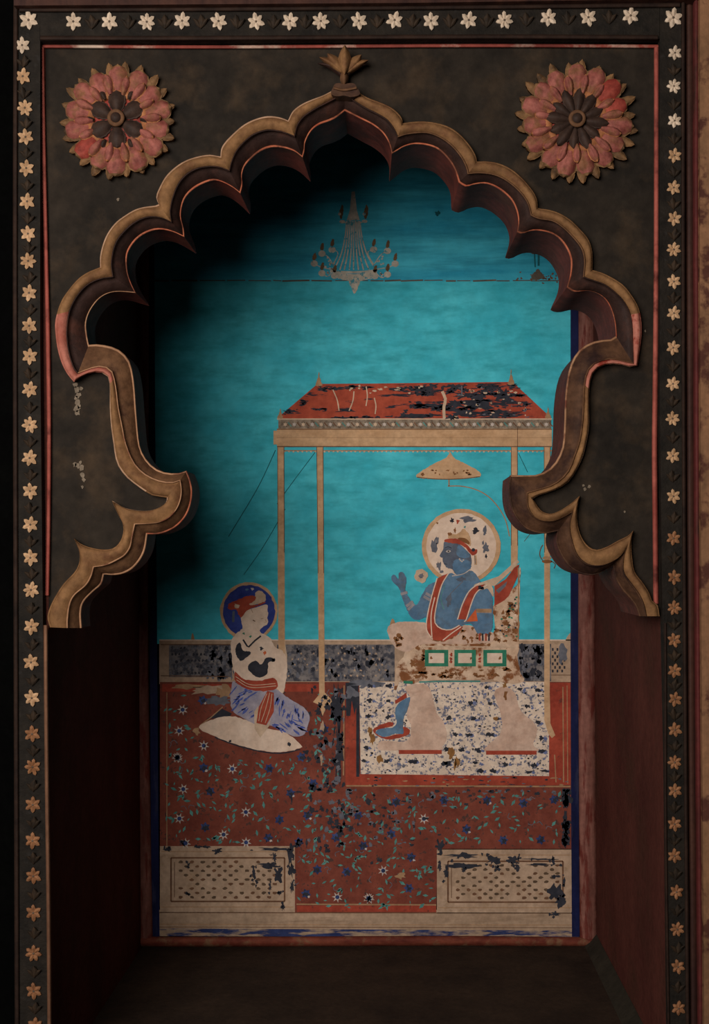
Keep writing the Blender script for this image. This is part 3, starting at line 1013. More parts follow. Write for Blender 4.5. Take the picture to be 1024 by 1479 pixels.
class Paint:
    """patches of paint lying on the wall, each layer half a millimetre over the last"""

    def __init__(s):
        s.v, s.f, s.i, s.m = [], [], [], []

    def poly(s, pts, mat, layer=1.0, wob=True):
        if len(pts) > 24 and wob:
            pts = [(x + WOB.gauss(0, .3), y + WOB.gauss(0, .3)) for x, y in pts]
        a = sum(p[0] * q[1] - q[0] * p[1] for p, q in zip(pts, pts[1:] + pts[:1]))
        if a > 0:
            pts = pts[::-1]
        if mat not in s.m:
            s.m.append(mat)
        b = len(s.v)
        s.v += [at(x, y, YB - LAY * layer) for x, y in pts]
        s.f.append(tuple(range(b, b + len(pts))))
        s.i.append(s.m.index(mat))
        return s

    def blob(s, pts, mat, layer=1.0, n=None):
        return s.poly(cr(pts, n or len(pts) * 5, True), mat, layer)

    def rect(s, x0, y0, x1, y1, mat, layer=1.0):
        return s.poly([(x0, y0), (x1, y0), (x1, y1), (x0, y1)], mat, layer)

    def line(s, pts, w, mat, layer=1.0, n=None, w2=None):
        pts = cr(pts, n) if n else pts
        L, R = [], []
        k = len(pts)
        for i, p in enumerate(pts):
            a, b = Vector(pts[max(i - 1, 0)]), Vector(pts[min(i + 1, k - 1)])
            t = (b - a).normalized()
            ww = w + ((w2 - w) * i / (k - 1) if w2 is not None else 0)
            L.append((p[0] - t.y * ww / 2, p[1] + t.x * ww / 2))
            R.append((p[0] + t.y * ww / 2, p[1] - t.x * ww / 2))
        for i in range(k - 1):
            s.poly([L[i], L[i + 1], R[i + 1], R[i]], mat, layer)
        return s

    def disc(s, cx, cy, rx, ry, mat, layer=1.0, n=40):
        return s.poly([(cx + rx * math.cos(2 * math.pi * k / n), cy + ry * math.sin(2 * math.pi * k / n)) for k in range(n)], mat, layer)

    def flake(s, cx, cy, rx, ry, mat, layer=1.0, seed=0, n=14, rough=.5, ang=0.0):
        rg = random.Random(seed * 7919 + int(cx * 13) + int(cy * 31))
        pts = []
        for k in range(n):
            a = 2 * math.pi * k / n
            r = rg.uniform(1 - rough, 1 + rough * .6)
            x, y = rx * r * math.cos(a), ry * r * math.sin(a)
            pts.append((cx + x * math.cos(ang) - y * math.sin(ang), cy + x * math.sin(ang) + y * math.cos(ang)))
        return s.poly(pts, mat, layer)

    def star(s, cx, cy, r, mat, layer, n=6, inner=.42, rot=0.0):
        pts = []
        for k in range(2 * n):
            rr = r if k % 2 == 0 else r * inner
            a = math.pi * k / n + rot
            pts.append((cx + rr * math.sin(a), cy - rr * math.cos(a)))
        return s.poly(pts, mat, layer)

    def build(s, name, parent, label=None):
        o = link(name, s.v, s.f, s.m, s.i, parent)
        if label:
            o['label'] = label
        if name in ('flaked_paint', 'flower_pattern', 'cracks_and_stains', 'flaked_patches'):
            o['kind'] = 'stuff'
        return o


# --- turquoise ground
P = Paint()
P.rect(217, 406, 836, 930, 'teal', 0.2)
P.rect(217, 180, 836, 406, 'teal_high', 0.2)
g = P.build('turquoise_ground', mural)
P = Paint()
rg = random.Random(5)
x = 216.0
while x < 812:
    w = rg.uniform(8, 40)
    P.line([(x, 405.5 + rg.uniform(-.5, .5)), (x + w, 405.2 + rg.uniform(-.6, .6))], rg.uniform(1.2, 2.4), 'crack', 1)
    x += w + rg.uniform(0, 5)
for k in range(26):
    P.flake(rg.uniform(745, 806), 403 + rg.gauss(0, 4), rg.uniform(1, 2.2), rg.uniform(.8, 2), 'line_brown', 1.2, k)
P.blob([(767, 399), (773, 392), (777, 388), (782, 394), (785, 400), (779, 404), (770, 404)], 'crack', 1.4)
P.line([(772, 366), (773, 386)], 2, 'teal_dark', 1)
P.line([(778, 366), (778, 384)], 3, 'teal_dark', 1)
P.line([(768, 366), (784, 366)], 2, 'crack', 1)
P.flake(632, 308, 4, 3.5, 'teal_dark', 1, 3)
P.line([(398, 650), (372, 705), (330, 775)], 1.2, 'teal_dark', 1, 12)
P.line([(456, 652), (420, 700), (400, 728)], 1.0, 'teal_dark', 1, 10)
P.line([(412, 735), (380, 790), (352, 830)], 1.0, 'teal_dark', 1, 10)
P.line([(749, 655), (762, 682)], 1.0, 'teal_dark', 1)
P.line([(757, 782), (768, 768)], 0.8, 'crack', 1)
P.build('cracks_and_stains', mural)

# --- chandelier
zz = zc(380, 230, 3.413)
P = Paint()
P.poly(zz((436, 160), (452, 158), (462, 250), (476, 300), (412, 302), (428, 250)), 'chandelier_white', 1)
for a, b in [(412, 350), (420, 378), (429, 400), (438, 425), (446, 446), (455, 470), (462, 495), (470, 522), (477, 556)]:
    q = zz((a, 305), (a + (b - a) * .12, 380), (a + (b - a) * .45, 470), (b, 545))
    P.line(q, 1.9, 'chandelier_white', 1.4, 12)
P.line(zz((330, 552), (400, 556), (480, 556), (562, 548)), 3.2, 'chandelier_white', 1.6, 12)
P.blob(zz((345, 555), (450, 566), (560, 552), (520, 590), (450, 602), (390, 592)), 'chandelier_white', 1.2)
P.blob(zz((424, 600), (476, 600), (468, 630), (450, 664), (434, 630)), 'chandelier_white', 1.3)
for a, b in ((390, 308), (500, 306)):
    P.disc(*zz((a, b))[0], 4.2, 2.4, 'chandelier_white', 1.5, 14)
    P.line(zz((a, b), ((a + 445) / 2, b + 10), (440, 290)), 1.4, 'chandelier_white', 1.2)
for a in (385, 506):
    P.blob(zz((a - 10, 268), (a - 3, 240), (a + 6, 222), (a + 12, 250), (a + 8, 280), (a - 2, 296)), 'chandelier_flame', 1.6)
    P.disc(*zz((a - 8, 270))[0], 2.2, 2.2, 'chandelier_white', 1.7, 10)
for a, b in [(290, 465), (340, 446), (252, 514), (290, 562), (352, 574), (545, 445), (613, 452), (651, 515), (613, 568), (551, 576)]:
    c = zz((a, b))[0]
    P.disc(c[0], c[1], 5.2, 4.6, 'chandelier_white', 1.5, 18)
    P.blob(zz((a - 9, b - 22), (a - 2, b - 48), (a + 8, b - 52), (a + 10, b - 30), (a + 3, b - 16)), 'chandelier_flame', 1.6)
    s = -1 if a < 445 else 1
    P.line(zz((a, b), (a - s * 30, b + 16), (445 + s * 100, 545 if b > 500 else 520)), 1.3, 'chandelier_white', 1.1, 8)
for k in range(26):
    rr = random.Random(k)
    s = rr.choice((-1, 1))
    c = zz((445 + s * rr.uniform(90, 150), rr.uniform(470, 585)))[0]
    P.flake(c[0], c[1], 1.6, 1.6, 'chandelier_white', 1.2, k)
P.build('chandelier', mural)

# --- balustrade band behind the figures
P = Paint()
P.rect(230, 925, 826, 988, 'cream_dim', 0.6)
P.rect(244, 931, 335, 978, 'band', 1)
P.rect(400, 931, 570, 984, 'band', 1)
P.rect(745, 930, 796, 984, 'band', 1)
P.rect(796, 931, 823, 972, 'cream_dim', .9)
rg = random.Random(9)
for k in range(170):
    x = rg.choice((rg.uniform(300, 338), rg.uniform(405, 565), rg.uniform(430, 560), rg.uniform(748, 786)))
    P.flake(x, rg.uniform(934, 980), rg.uniform(1.5, 5), rg.uniform(1.5, 7), rg.choice(('char', 'char_grey', 'char_grey')), 1.3, k)
for i in range(14):
    for j in range(5):
        x, y = 246 + i * 5.2 + (j % 2) * 2.6, 936 + j * 9
        P.flake(x, y, 1.7, 2, 'char' if rg.random() < .55 else 'char_grey', 1.2, i * 9 + j)
for i in range(18):
    for j in range(6):
        if rg.random() < .5:
            P.flake(404 + i * 9 + (j % 2) * 4, 936 + j * 8, 1.6, 1.6, 'cream_dim', 1.5, i * 7 + j)
for i in range(6):
    for j in range(7):
        if (i + j) % 2 == 0:
            P.rect(797 + i * 3.4, 936 + j * 5.2, 799.6 + i * 3.4, 940 + j * 5.2, 'char', 1.2)
P.flake(812, 945, 7, 13, 'char_grey', 1.4, 3)
P.disc(255, 956, 2.3, 2.3, 'char', 1.6, 12)
P.line([(232, 931), (335, 931)], 1.4, 'line_brown', 1.4)
P.line([(232, 976), (330, 977)], 1.2, 'line_brown', 1.4)
P.line([(230, 924.5), (826, 924.5)], 1.6, 'cream', 1.4)
P.line([(796, 975), (825, 975)], 1, 'line_brown', 1.4)
P.blob([(817, 926), (821, 917), (826, 914), (828, 926)], 'cream_dim', 1.4)
P.blob([(276, 925), (278, 914), (281, 925)], 'tan_line', 1)
P.blob([(563, 905), (567, 893), (572, 905)], 'tan_line', 1)
P.build('balustrade', mural)

# --- red carpet
P = Paint()
P.poly([(231, 985), (827, 985), (827, 1226), (632, 1226), (630, 1318), (426, 1318), (424, 1224), (231, 1224)], 'carpet_red', .8)
P.rect(234, 988, 470, 999, 'carpet_border', 1)
P.line([(241, 1000), (241, 1222)], 1.3, 'tan_line', 1.2)
P.flake(300, 996, 32, 7, 'cream_dim', 1.1, 5, 20)
P.flake(270, 992, 26, 3.5, 'tan_line', 1.1, 6, 20)
P.flake(325, 1000, 12, 10, 'tan_line', 1.15, 8, 20)
P.flake(318, 1012, 18, 7, 'char_grey', 1.2, 4, 20)
# raised red edging round the white carpet
P.rect(499, 988, 515, 1135, 'carpet_border', 1.4)
P.poly([(499, 986), (518, 986), (517, 1012), (512, 1032), (508, 1012), (506, 1034), (500, 1034)], 'char', 1.6)
P.rect(514.5, 1000, 519, 1122, 'char', 1.5)
P.rect(515, 1118, 793, 1134, 'carpet_border', 1.4)
P.rect(793, 986, 824, 1134, 'carpet_border', 1.3)
P.line([(500, 1135), (640, 1135.5), (824, 1136)], 2.2, 'tan_line', 1.7)
P.line([(813, 992), (814, 1130)], 1.6, 'tan_line', 1.7)
P.line([(801, 1090), (803, 1130)], 1.6, 'tan_line', 1.7)
P.line([(497, 990), (496, 1120)], 1.8, 'tan_line', 1.6)
P.line([(819, 990), (820, 1132)], 1.2, 'tan_line', 1.6)
P.line([(428, 1306), (630, 1307)], 2.0, 'tan_line', 1.4)
P.rect(429, 1308, 630, 1317, 'carpet_border', 1.3)
rug = P.build('red_carpet', mural)

P = Paint()
za, zb, zd = zc(200, 1080, 3.012), zc(520, 1080, 2.844), zc(220, 820, 3.657)
white = za((168, 42), (408, 92), (195, 180), (467, 280), (178, 308), (370, 378), (468, 412), (865, 650), (1000, 655), (205, 415)) + \
    zb((262, 292), (95, 505), (38, 620)) + zd((160, 750), (142, 862), (272, 940), (133, 1003))
blue = za((283, 87), (568, 90), (312, 190), (662, 198), (760, 155), (613, 313), (735, 295), (955, 295), (290, 345), (565, 392), (698, 410),
          (858, 390), (978, 427), (778, 530), (905, 540), (728, 635)) + \
    zb((148, 223), (345, 215), (522, 217), (670, 228), (797, 213), (437, 335), (588, 380), (742, 378), (210, 450), (200, 577), (128, 355)) + \
    zd((265, 700), (788, 1000), (908, 853))


def carpet_free(x, y, m=4):
    if not (236 < x < 822 and 1000 < y < 1312): return False
    if y > 1222 - m and not (430 < x < 626): return False
    if y < 1140 + m and x > 494: return False
    if y < 1092 and 280 < x < 452: return False
    return True


rg = random.Random(21)
cnt = 0
while cnt < 430:
    x, y = rg.uniform(236, 822), rg.uniform(1000, 1312)
    if not carpet_free(x, y): continue
    if any((x - a) ** 2 + (y - b) ** 2 < 90 for a, b in white + blue): continue
    cnt += 1
    a = rg.uniform(0, math.pi)
    l = rg.uniform(2.4, 5.6)
    w = l * rg.uniform(.3, .5)
    ca, sa = math.cos(a), math.sin(a)
    P.poly([(x + ca * l, y + sa * l), (x - sa * w, y + ca * w), (x - ca * l, y - sa * l), (x + sa * w, y - ca * w)], 'leaf_teal', 1.6)
for k in range(120):       # thin vine strokes
    x, y = rg.uniform(238, 820), rg.uniform(1004, 1300)
    if not carpet_free(x, y, 12): continue
    a = rg.uniform(0, 6.28)
    P.line([(x, y), (x + 5 * math.cos(a), y + 5 * math.sin(a)), (x + 9 * math.cos(a + .9), y + 9 * math.sin(a + .9))], .9, 'char_grey', 1.4, 5)
for k, (x, y) in enumerate(white):
    P.star(x, y, 8.2, 'petal_white', 2.0, 7, .42, k * .3)
    P.disc(x, y, 3.0, 3.0, 'petal_blue', 2.4, 12)
for k, (x, y) in enumerate(blue):
    P.star(x, y, 7.6, 'petal_blue', 2.0, 6, .62, k * .4)
    P.flake(x + 1, y + 1, 3.4, 3.2, 'char', 2.3, k)
    if k % 3 == 0:
        P.flake(x + 4, y + 4, 2, 2, 'petal_white', 2.2, k)
P.build('flower_pattern', rug)

P = Paint()
rg = random.Random(33)
for k in range(150):
    x = rg.gauss(480, 20)
    y = rg.uniform(992, 1230)
    if x > 497 and y < 1140: x = 492 - rg.uniform(0, 12)
    P.flake(x, y, rg.uniform(1.2, 5), rg.uniform(1.5, 6), rg.choice(('char', 'char', 'char_grey')), 2.6, k)
P.flake(486, 1020, 7, 34, 'char', 2.5, 4, 30, .6)
P.flake(489, 1090, 6, 34, 'char', 2.5, 5, 30, .6)
for k in range(60):
    P.flake(rg.uniform(500, 820), 1141 + rg.expovariate(.09), rg.uniform(1, 5), rg.uniform(1, 3), rg.choice(('char', 'char_grey')), 2.6, k)
for k in range(60):
    P.flake(rg.gauss(560, 30), rg.gauss(1190, 20), rg.uniform(1, 4), rg.uniform(1, 4), rg.choice(('char', 'char_grey')), 2.6, k + 90)
for k in range(26):
    P.flake(817 + rg.uniform(-4, 5), rg.uniform(1142, 1222), rg.uniform(2, 5), rg.uniform(3, 9), 'char', 2.6, k)
P.flake(465, 1050, 3, 8, 'cream_dim', 2.7, 3)
P.flake(464, 1096, 2.5, 10, 'cream_dim', 2.7, 4)
P.flake(578, 1265, 7, 5, 'tan_line', 2.5, 4)
for k in range(50):
    P.flake(rg.uniform(512, 822), rg.uniform(1122, 1137), rg.uniform(1, 6), rg.uniform(.6, 1.6), rg.choice(('char_grey', 'char', 'tan_line')), 2.6, k)
P.build('flaked_paint', rug)

# --- white carpet below the throne
P = Paint()
P.poly([(519, 985), (793, 985), (793, 1121), (521, 1118), (520, 1060)], 'white_carpet', 1.8)
rg = random.Random(12)
zw = zc(500, 970, 6.4)
zw2 = zc(640, 970, 5.12)
spots = zw((400, 130), (215, 265), (390, 270), (205, 410), (390, 415), (185, 705), (165, 825), (375, 825), (620, 835), (920, 845), (220, 130), (930, 720)) + \
    zw2((320, 115), (570, 130), (205, 235), (345, 235), (620, 255), (45, 345), (225, 345), (700, 375), (190, 470), (725, 495), (140, 580), (255, 580),
        (730, 590), (25, 680), (240, 675), (460, 685), (675, 690), (105, 660), (635, 745), (745, 735), (370, 735), (280, 735), (90, 465), (350, 468), (700, 140), (395, 350))
for k, (x, y) in enumerate(spots):
    P.flake(x, y, rg.uniform(3.5, 7), rg.uniform(2.2, 4), 'char', 2.4, k)
    P.flake(x + rg.uniform(4, 8), y + rg.uniform(-1, 3), rg.uniform(2, 4), rg.uniform(1.6, 3), 'vine_blue', 2.3, k)
for k in range(620):
    x, y = rg.uniform(523, 790), rg.uniform(990, 1116)
    P.flake(x, y, rg.uniform(.8, 2.4), rg.uniform(.8, 1.8), rg.choice(('char_grey', 'vine_blue', 'char_grey', 'char', 'cream')), 2.1, k)
for x, y, a, b in ((537, 1066, 4, 9), (548, 1096, 5, 9), (652, 1088, 5, 9), (660, 1100, 4, 8), (716, 1038, 4, 3), (534, 1056, 3, 6), (657, 1105, 2, 8)):
    P.flake(x, y, a, b, 'dirt_brown', 2.5, int(x))
P.flake(508, 1000, 10, 10, 'char_grey', 1.7, 3)
P.flake(530, 988, 22, 6, 'char_grey', 1.9, 3, 24)
P.build('white_carpet', mural)

# --- lower lattice panels, step and blue line
P = Paint()
P.rect(229, 1314, 829, 1346, 'cream_step', .7)
for y, w, m in ((1318, 1.3, 'line_brown'), (1335, 1.0, 'tan_line'), (1339, .9, 'line_brown')):
    P.line([(229, y), (829, y + 1)], w, m, 1)
P.build('plinth', mural)
P = Paint()
P.poly([(226, 1341), (836, 1344), (836, 1353.5), (226, 1352)], 'navy_worn', 1)
P.build('blue_line', mural)


def lattice(x0, y0, x1, y1, dark, seed):
    P = Paint()
    rg = random.Random(seed)
    P.rect(x0, y0, x1, y1, 'cream_dim', 1)
    ix0, iy0, ix1, iy1 = x0 + 16, y0 + 17, x1 - 15, y1 - 16
    for a, b in (((ix0, iy0), (ix1, iy0)), ((ix0, iy1), (ix1, iy1)), ((ix0, iy0), (ix0, iy1)), ((ix1, iy0), (ix1, iy1))):
        P.line([a, b], 2.4, 'line_brown', 1.5)
    P.line([(ix0 + 5, iy0 + 6), (ix0 + 5, iy1 - 6)], 1.0, 'line_brown', 1.4)
    P.line([(x0 + 2, y0 + 8), (x1 - 2, y0 + 8)], 1.0, 'tan_line', 1.4)
    P.line([(x0 + 2, y1 - 8), (x1 - 2, y1 - 8)], 1.0, 'tan_line', 1.4)
    nx = int((ix1 - ix0 - 22) / 8)
    for i in range(nx + 1):
        for j in range(9):
            if (i + j) % 2: continue
            x = ix0 + 14 + i * 8
            y = iy0 + 6 + j * (iy1 - iy0 - 12) / 8
            if rg.random() < .14: continue
            P.flake(x, y, 3.5, 2.2, 'lattice_dark' if rg.random() < .6 else 'line_brown', 1.6, i * 11 + j, 8, .3)
    for i in range(int((iy1 - iy0) / 1)):
        pass
    for (x, y, a, b) in dark:
        n = max(3, int(a * b / 22))
        P.flake(x, y, a, b, 'char', 2.0, int(x), 20, .6)
        for k in range(n):
            P.flake(x + rg.gauss(0, a * .8), y + rg.gauss(0, b * .8), rg.uniform(1, 2.8), rg.uniform(1, 3), 'char', 2.1, k + int(y))
    return P.build('lattice_panel', mural)


zl, zr = zc(200, 1200, 4.267), zc(620, 1200, 4.655)


def spots_of(z, s, *q):
    return [(*z((a, b))[0], w / s, h / s) for a, b, w, h in q]


lattice(231, 1222, 426, 1318, spots_of(zl, 4.267, (180, 115, 28, 12), (370, 100, 26, 8), (485, 125, 30, 22), (280, 80, 24, 20), (415, 98, 14, 7),
                                       (840, 112, 100, 12), (800, 212, 60, 18), (838, 165, 12, 36), (712, 262, 12, 40), (862, 268, 30, 46),
                                       (938, 150, 18, 70), (940, 240, 24, 45), (812, 352, 10, 18), (875, 378, 16, 8), (890, 468, 12, 24), (945, 340, 12, 40),
                                       (730, 318, 9, 12), (308, 207, 10, 10), (308, 390, 11, 11), (985, 75, 26, 26)), 4)
lattice(631, 1227, 828, 1319, spots_of(zr, 4.655, (70, 110, 30, 46), (220, 165, 100, 18), (235, 235, 110, 20), (115, 275, 14, 40), (430, 195, 50, 30),
                                       (455, 250, 20, 24), (235, 265, 14, 14), (560, 195, 40, 26), (590, 250, 20, 22), (730, 190, 110, 7), (730, 226, 100, 10),
                                       (835, 200, 12, 26), (855, 415, 50, 50), (880, 470, 34, 44), (860, 305, 40, 8), (905, 340, 10, 26), (850, 560, 36, 12),
                                       (70, 240, 10, 40), (600, 180, 12, 12)), 8)

# blue border strips
P = Paint()
P.poly([(824, 190), (836.5, 190), (836, 600), (835, 930), (836, 1200), (837, 1353), (826, 1353), (825, 1200), (824, 930), (824, 500)], 'navy', 2.2)
P.build('blue_border', mural)
P = Paint()
P.poly([(216, 190), (216, 600), (216, 930), (218, 1200), (220, 1353), (230.5, 1353), (229, 1200), (227, 930), (224, 600), (222, 190)][::-1], 'navy', 2.2)
P.build('blue_border', mural)

# --- canopy
P = Paint()
P.rect(400, 619, 797, 645, 'tan', 2.6)
P.line([(400, 645), (797, 645)], 1.4, 'line_brown', 2.8)
P.line([(400, 620), (797, 620)], 1.2, 'line_brown', 2.8)
P.line([(400, 632), (797, 632)], .7, 'tan_line', 2.7)
P.line([(409, 651), (797, 651)], 1.8, 'tan_line', 1.4)
P.line([(747.5, 616), (747.5, 645)], .8, 'line_brown', 2.8)
P.rect(395, 622, 401, 642, 'tan', 2.5)
for k in range(60):
    P.flake(411 + k * 6.4, 652.3, 1.5, 1.2, 'tan_pale', 1.6, k, 8, .3)
can = P.build('canopy', mural)
P = Paint()
P.poly([(402, 606), (404, 602), (458, 556), (462, 554.5), (600, 553.5), (738, 552), (744, 556), (793, 602), (795, 606)], 'roof_red', 2.4)
P.line([(404, 602), (458, 556), (600, 554), (740, 552.5), (793, 602)], 1.8, 'red', 2.9)
rg = random.Random(14)
zr1, zr2 = zc(380, 530, 4.267), zc(600, 530, 4.267)
for (z, a, b, w, h) in [(zr1, 360, 135, 30, 14), (zr1, 450, 132, 60, 10), (zr1, 540, 125, 40, 8), (zr1, 640, 125, 30, 9), (zr1, 830, 138, 60, 14), (zr1, 960, 140, 60, 26),
                        (zr1, 160, 275, 36, 12), (zr1, 245, 220, 20, 10), (zr1, 350, 262, 40, 7), (zr1, 960, 240, 70, 16), (zr1, 900, 300, 90, 14), (zr1, 480, 313, 90, 5), (zr1, 640, 313, 60, 5),
                        (zr2, 60, 128, 60, 14), (zr2, 60, 165, 80, 12), (zr2, 240, 120, 60, 14), (zr2, 330, 175, 80, 18), (zr2, 380, 220, 110, 40), (zr2, 300, 280, 100, 22), (zr2, 60, 240, 90, 14),
                        (zr2, 250, 225, 60, 24), (zr2, 470, 125, 80, 14), (zr2, 550, 180, 60, 46), (zr2, 430, 160, 60, 18), (zr2, 470, 290, 70, 18), (zr2, 600, 110, 30, 12), (zr2, 680, 230, 20, 16), (zr2, 90, 300, 70, 10)]:
    x, y = z((a, b))[0]
    w, h = w / 4.267, h / 4.267
    P.flake(x, y, w, h, 'char', 3.0, int(x), 26, .6)
    for k in range(7):
        yy = min(max(y + rg.gauss(0, h * .8), 556), 603)
        P.flake(x + rg.gauss(0, w * .7), yy, rg.uniform(1.5, 6), rg.uniform(.7, 1.8), 'char', 3.1, k + int(y))
for a, b in (((430, 140), (468, 270)), ((560, 150), (530, 270)), ((685, 190), (690, 290)), ((635, 120), (634, 240))):
    q = zr1(a, ((a[0] + b[0]) / 2 + 8, (a[1] + b[1]) / 2), b)
    P.line(q, 1.6, 'tan_pale', 3.2, 8)
P.line(zr2((165, 150), (185, 200), (175, 250), (178, 318)), 4.2, 'tan_pale', 3.4, 8)
P.line(zr2((285, 115), (286, 180)), 2, 'char_grey', 3.4)
for k in range(46):
    x, y = rg.uniform(650, 785), rg.uniform(560, 603)
    if x > 745 and y < 560 + (x - 745) * 1.0: continue
    P.flake(x, y, rg.uniform(.8, 3.5), rg.uniform(.7, 1.8), rg.choice(('tan_pale', 'char_grey', 'cream_dim')), 3.3, k)
for k in range(14):
    P.flake(rg.uniform(470, 610), rg.uniform(557, 568), rg.uniform(1, 4), rg.uniform(.7, 1.8), 'tan_pale', 3.3, k)
for k in range(46):
    x, y = rg.gauss(690, 42), rg.uniform(557, 603)
    if x > 742 and y < 560 + (x - 742) * .9: continue
    P.flake(x, y, rg.uniform(4, 18), rg.uniform(1.2, 4), 'char', 3.05, k, 22, .6)
P.build('canopy_roof', can)
P = Paint()
P.rect(402, 605, 796, 619, 'valance', 2.6)
P.rect(400, 604.3, 797, 606.2, 'tan_pale', 2.8)
for k in range(30):
    x = 412 + k * 13
    P.star(x, 613, 3.2, 'petal_white' if k % 2 else 'tan_pale', 2.9, 6, .6)
    P.line([(x + 4, 610), (x + 6.5, 613), (x + 9, 616)], 1.6, 'leaf_teal' if k % 3 == 0 else 'line_brown', 2.9)
P.build('canopy_valance', can)
for nm, pts in (('post', [(400.5, 645), (410.5, 645), (411, 800), (411.5, 990), (405, 1000), (402, 930), (401, 800)]),
                ('post', [(457, 645), (467, 645), (468, 830), (469, 1000), (480, 1012), (476, 1022), (470, 1024), (466, 1034), (461, 1018), (452, 1014), (461, 1003), (459, 830)]),
                ('post', [(738, 645), (747.5, 645), (748, 790), (747, 830), (738, 830), (738, 790)]),
                ('post', [(785.5, 645), (795, 645), (794.5, 800), (794, 1000), (795, 1045), (802, 1062), (797, 1066), (792, 1060), (786, 1040), (786, 930), (786, 800)])):
    Q = Paint()
    Q.poly(pts, 'tan' if pts[0][0] < 500 or pts[0][0] > 700 else 'tan', 2.4)
    x0, x1 = pts[0][0], pts[1][0]
    Q.line([(x0 + .4, 646), (pts[-1][0] + .4, pts[-1][1] - 2)], .9, 'line_brown', 2.5)
    Q.line([(x1 - .4, 646), (pts[2][0] - .4, pts[2][1] - 2)], .9, 'line_brown', 2.5)
    if x0 < 450:
        Q.blob([(398, 1000), (404, 930), (412, 925), (414, 960), (410, 1000)], 'tan_pale', 2.3)
    if x0 > 780:
        Q.disc(790, 806, 6.5, 2.6, 'tan_line', 2.8, 16)
        Q.disc(790, 811, 7.5, 2.6, 'brown', 2.7, 16)
        Q.line([(784, 810), (779.5, 802), (781, 792), (784, 787)], 1.3, 'line_brown', 2.7, 8)
        Q.line([(796, 810), (802, 815), (800, 821)], 1.3, 'line_brown', 2.7, 8)
    Q.build(nm, can)
for x, y, h, w in ((460.5, 557, 20, 4.5), (738, 555, 22, 4.5), (405, 604, 14, 4), (791.5, 604, 17, 4)):
    Q = Paint()
    Q.blob([(x - w, y), (x - w * .7, y - h * .3), (x - 1.2, y - h * .6), (x, y - h), (x + 1.2, y - h * .6), (x + w * .7, y - h * .3), (x + w, y)], 'tan_line', 3.4)
    Q.build('finial', can)

# --- parasol
zf = zc(540, 640, 3.413)
P = Paint()
P.blob(zf((210, 168), (225, 145), (290, 105), (345, 78), (364, 62), (376, 40), (388, 62), (402, 76), (465, 108), (518, 140), (522, 165), (450, 174), (370, 178), (280, 176)), 'tan', 2, 80)
P.line(zf((212, 168), (290, 176), (370, 178), (450, 174), (522, 165)), 1.2, 'line_brown', 2.4, 20)
rg = random.Random(4)
for k in range(16):
    P.flake(*zf((rg.uniform(250, 490), rg.uniform(132, 160)))[0], rg.uniform(1, 3), 1.3, 'brown', 2.3, k)
P.flake(*zf((240, 155))[0], 3, 2.5, 'brown', 2.3, 3)
par = P.build('parasol', mural)
P = Paint()
P.line(zf((370, 178), (370, 212)), 1.8, 'tan_line', 1.8)
P.line(zf((364, 212), (430, 212), (500, 228), (560, 260), (610, 312), (645, 370), (660, 420), (668, 460)), 1.5, 'tan_line', 1.8, 24)
P.build('parasol_handle', par)

# --- throne
P = Paint()
zt = zc(550, 820, 4.876)
P.poly(cr(zt((200, 480), (330, 470), (560, 470), (790, 460), (800, 250), (960, 120), (975, 10), (985, 0), (980, 120), (972, 500), (975, 560), (965, 640), (985, 740),
             (1010, 800), (900, 815), (760, 790), (500, 790), (300, 800), (200, 820), (140, 790), (110, 860), (95, 855), (110, 700), (160, 620), (180, 560)), 150, True), 'throne', 3.0)
thr = P.build('throne', mural)
P = Paint()
P.poly(zt((800, 130), (880, 80), (940, 0), (975, -25), (965, 60), (900, 200), (870, 230), (800, 270)), 'red', 3.4)
P.poly(zt((810, 160), (890, 95), (880, 130), (830, 180)), 'char_grey', 3.6)
P.poly(zt((700, 105), (830, 60), (930, -30), (960, -60), (975, -40), (900, 40), (800, 130)), 'tan_pale', 3.3)
rg = random.Random(2)
for k in range(60):
    a, b = rg.uniform(800, 965), rg.uniform(190, 500)
    if a < 960 - (b - 150) * .0 and b > 420 - (a - 800) * 1.4:
        P.flake(*zt((a, b))[0], 1.9, 1.6, rg.choice(('green', 'char', 'brown', 'cream')), 3.5, k, 8, .4)
for k in range(16):
    P.flake(*zt((rg.uniform(840, 960), rg.uniform(250, 520)))[0], rg.uniform(2, 5), rg.uniform(2, 5), 'brown', 3.3, k)
P.line(zt((968, 0), (970, 250), (968, 520)), 1.6, 'tan_line', 3.6)
P.build('throne_back', thr)
for x0, x1 in ((310, 475), (518, 670), (722, 885)):
    Q = Paint()
    q = zt((x0, 578), (x1, 695))
    Q.rect(q[0][0], q[0][1], q[1][0], q[1][1], 'green', 3.4)
    Q.rect(q[0][0] + 5.5, q[0][1] + 4.8, q[1][0] - 6, q[1][1] - 4.8, 'cream', 3.7)
    Q.flake(q[0][0] + (9 if x0 < 400 else 24), (q[0][1] + q[1][1]) / 2, 2.2, 2.2, 'brown', 3.9, x0)
    Q.build('green_panel', thr)
P = Paint()
P.line(zt((300, 555), (960, 560)), 1.6, 'tan_pale', 3.5)
for a in (495, 697):
    for b in (612, 660, 640):
        P.flake(*zt((a, b))[0], 2.2, 2.4, 'red', 3.6, a + b)
P.line(zt((160, 805), (225, 808)), 4, 'green', 3.5)
P.line(zt((270, 805), (420, 800), (700, 800)), 2.4, 'leaf_teal', 3.5)
for k in range(40):
    P.flake(*zt((rg.uniform(210, 900), rg.choice((rg.uniform(480, 550), rg.uniform(710, 770)))))[0], rg.uniform(2, 8), rg.uniform(1.4, 3.4), 'brown', 3.3, k, 16)
for k in range(14):
    P.flake(*zt((rg.uniform(215, 310), rg.uniform(480, 780)))[0], rg.uniform(2, 5), rg.uniform(2, 6), 'brown', 3.3, k, 16)
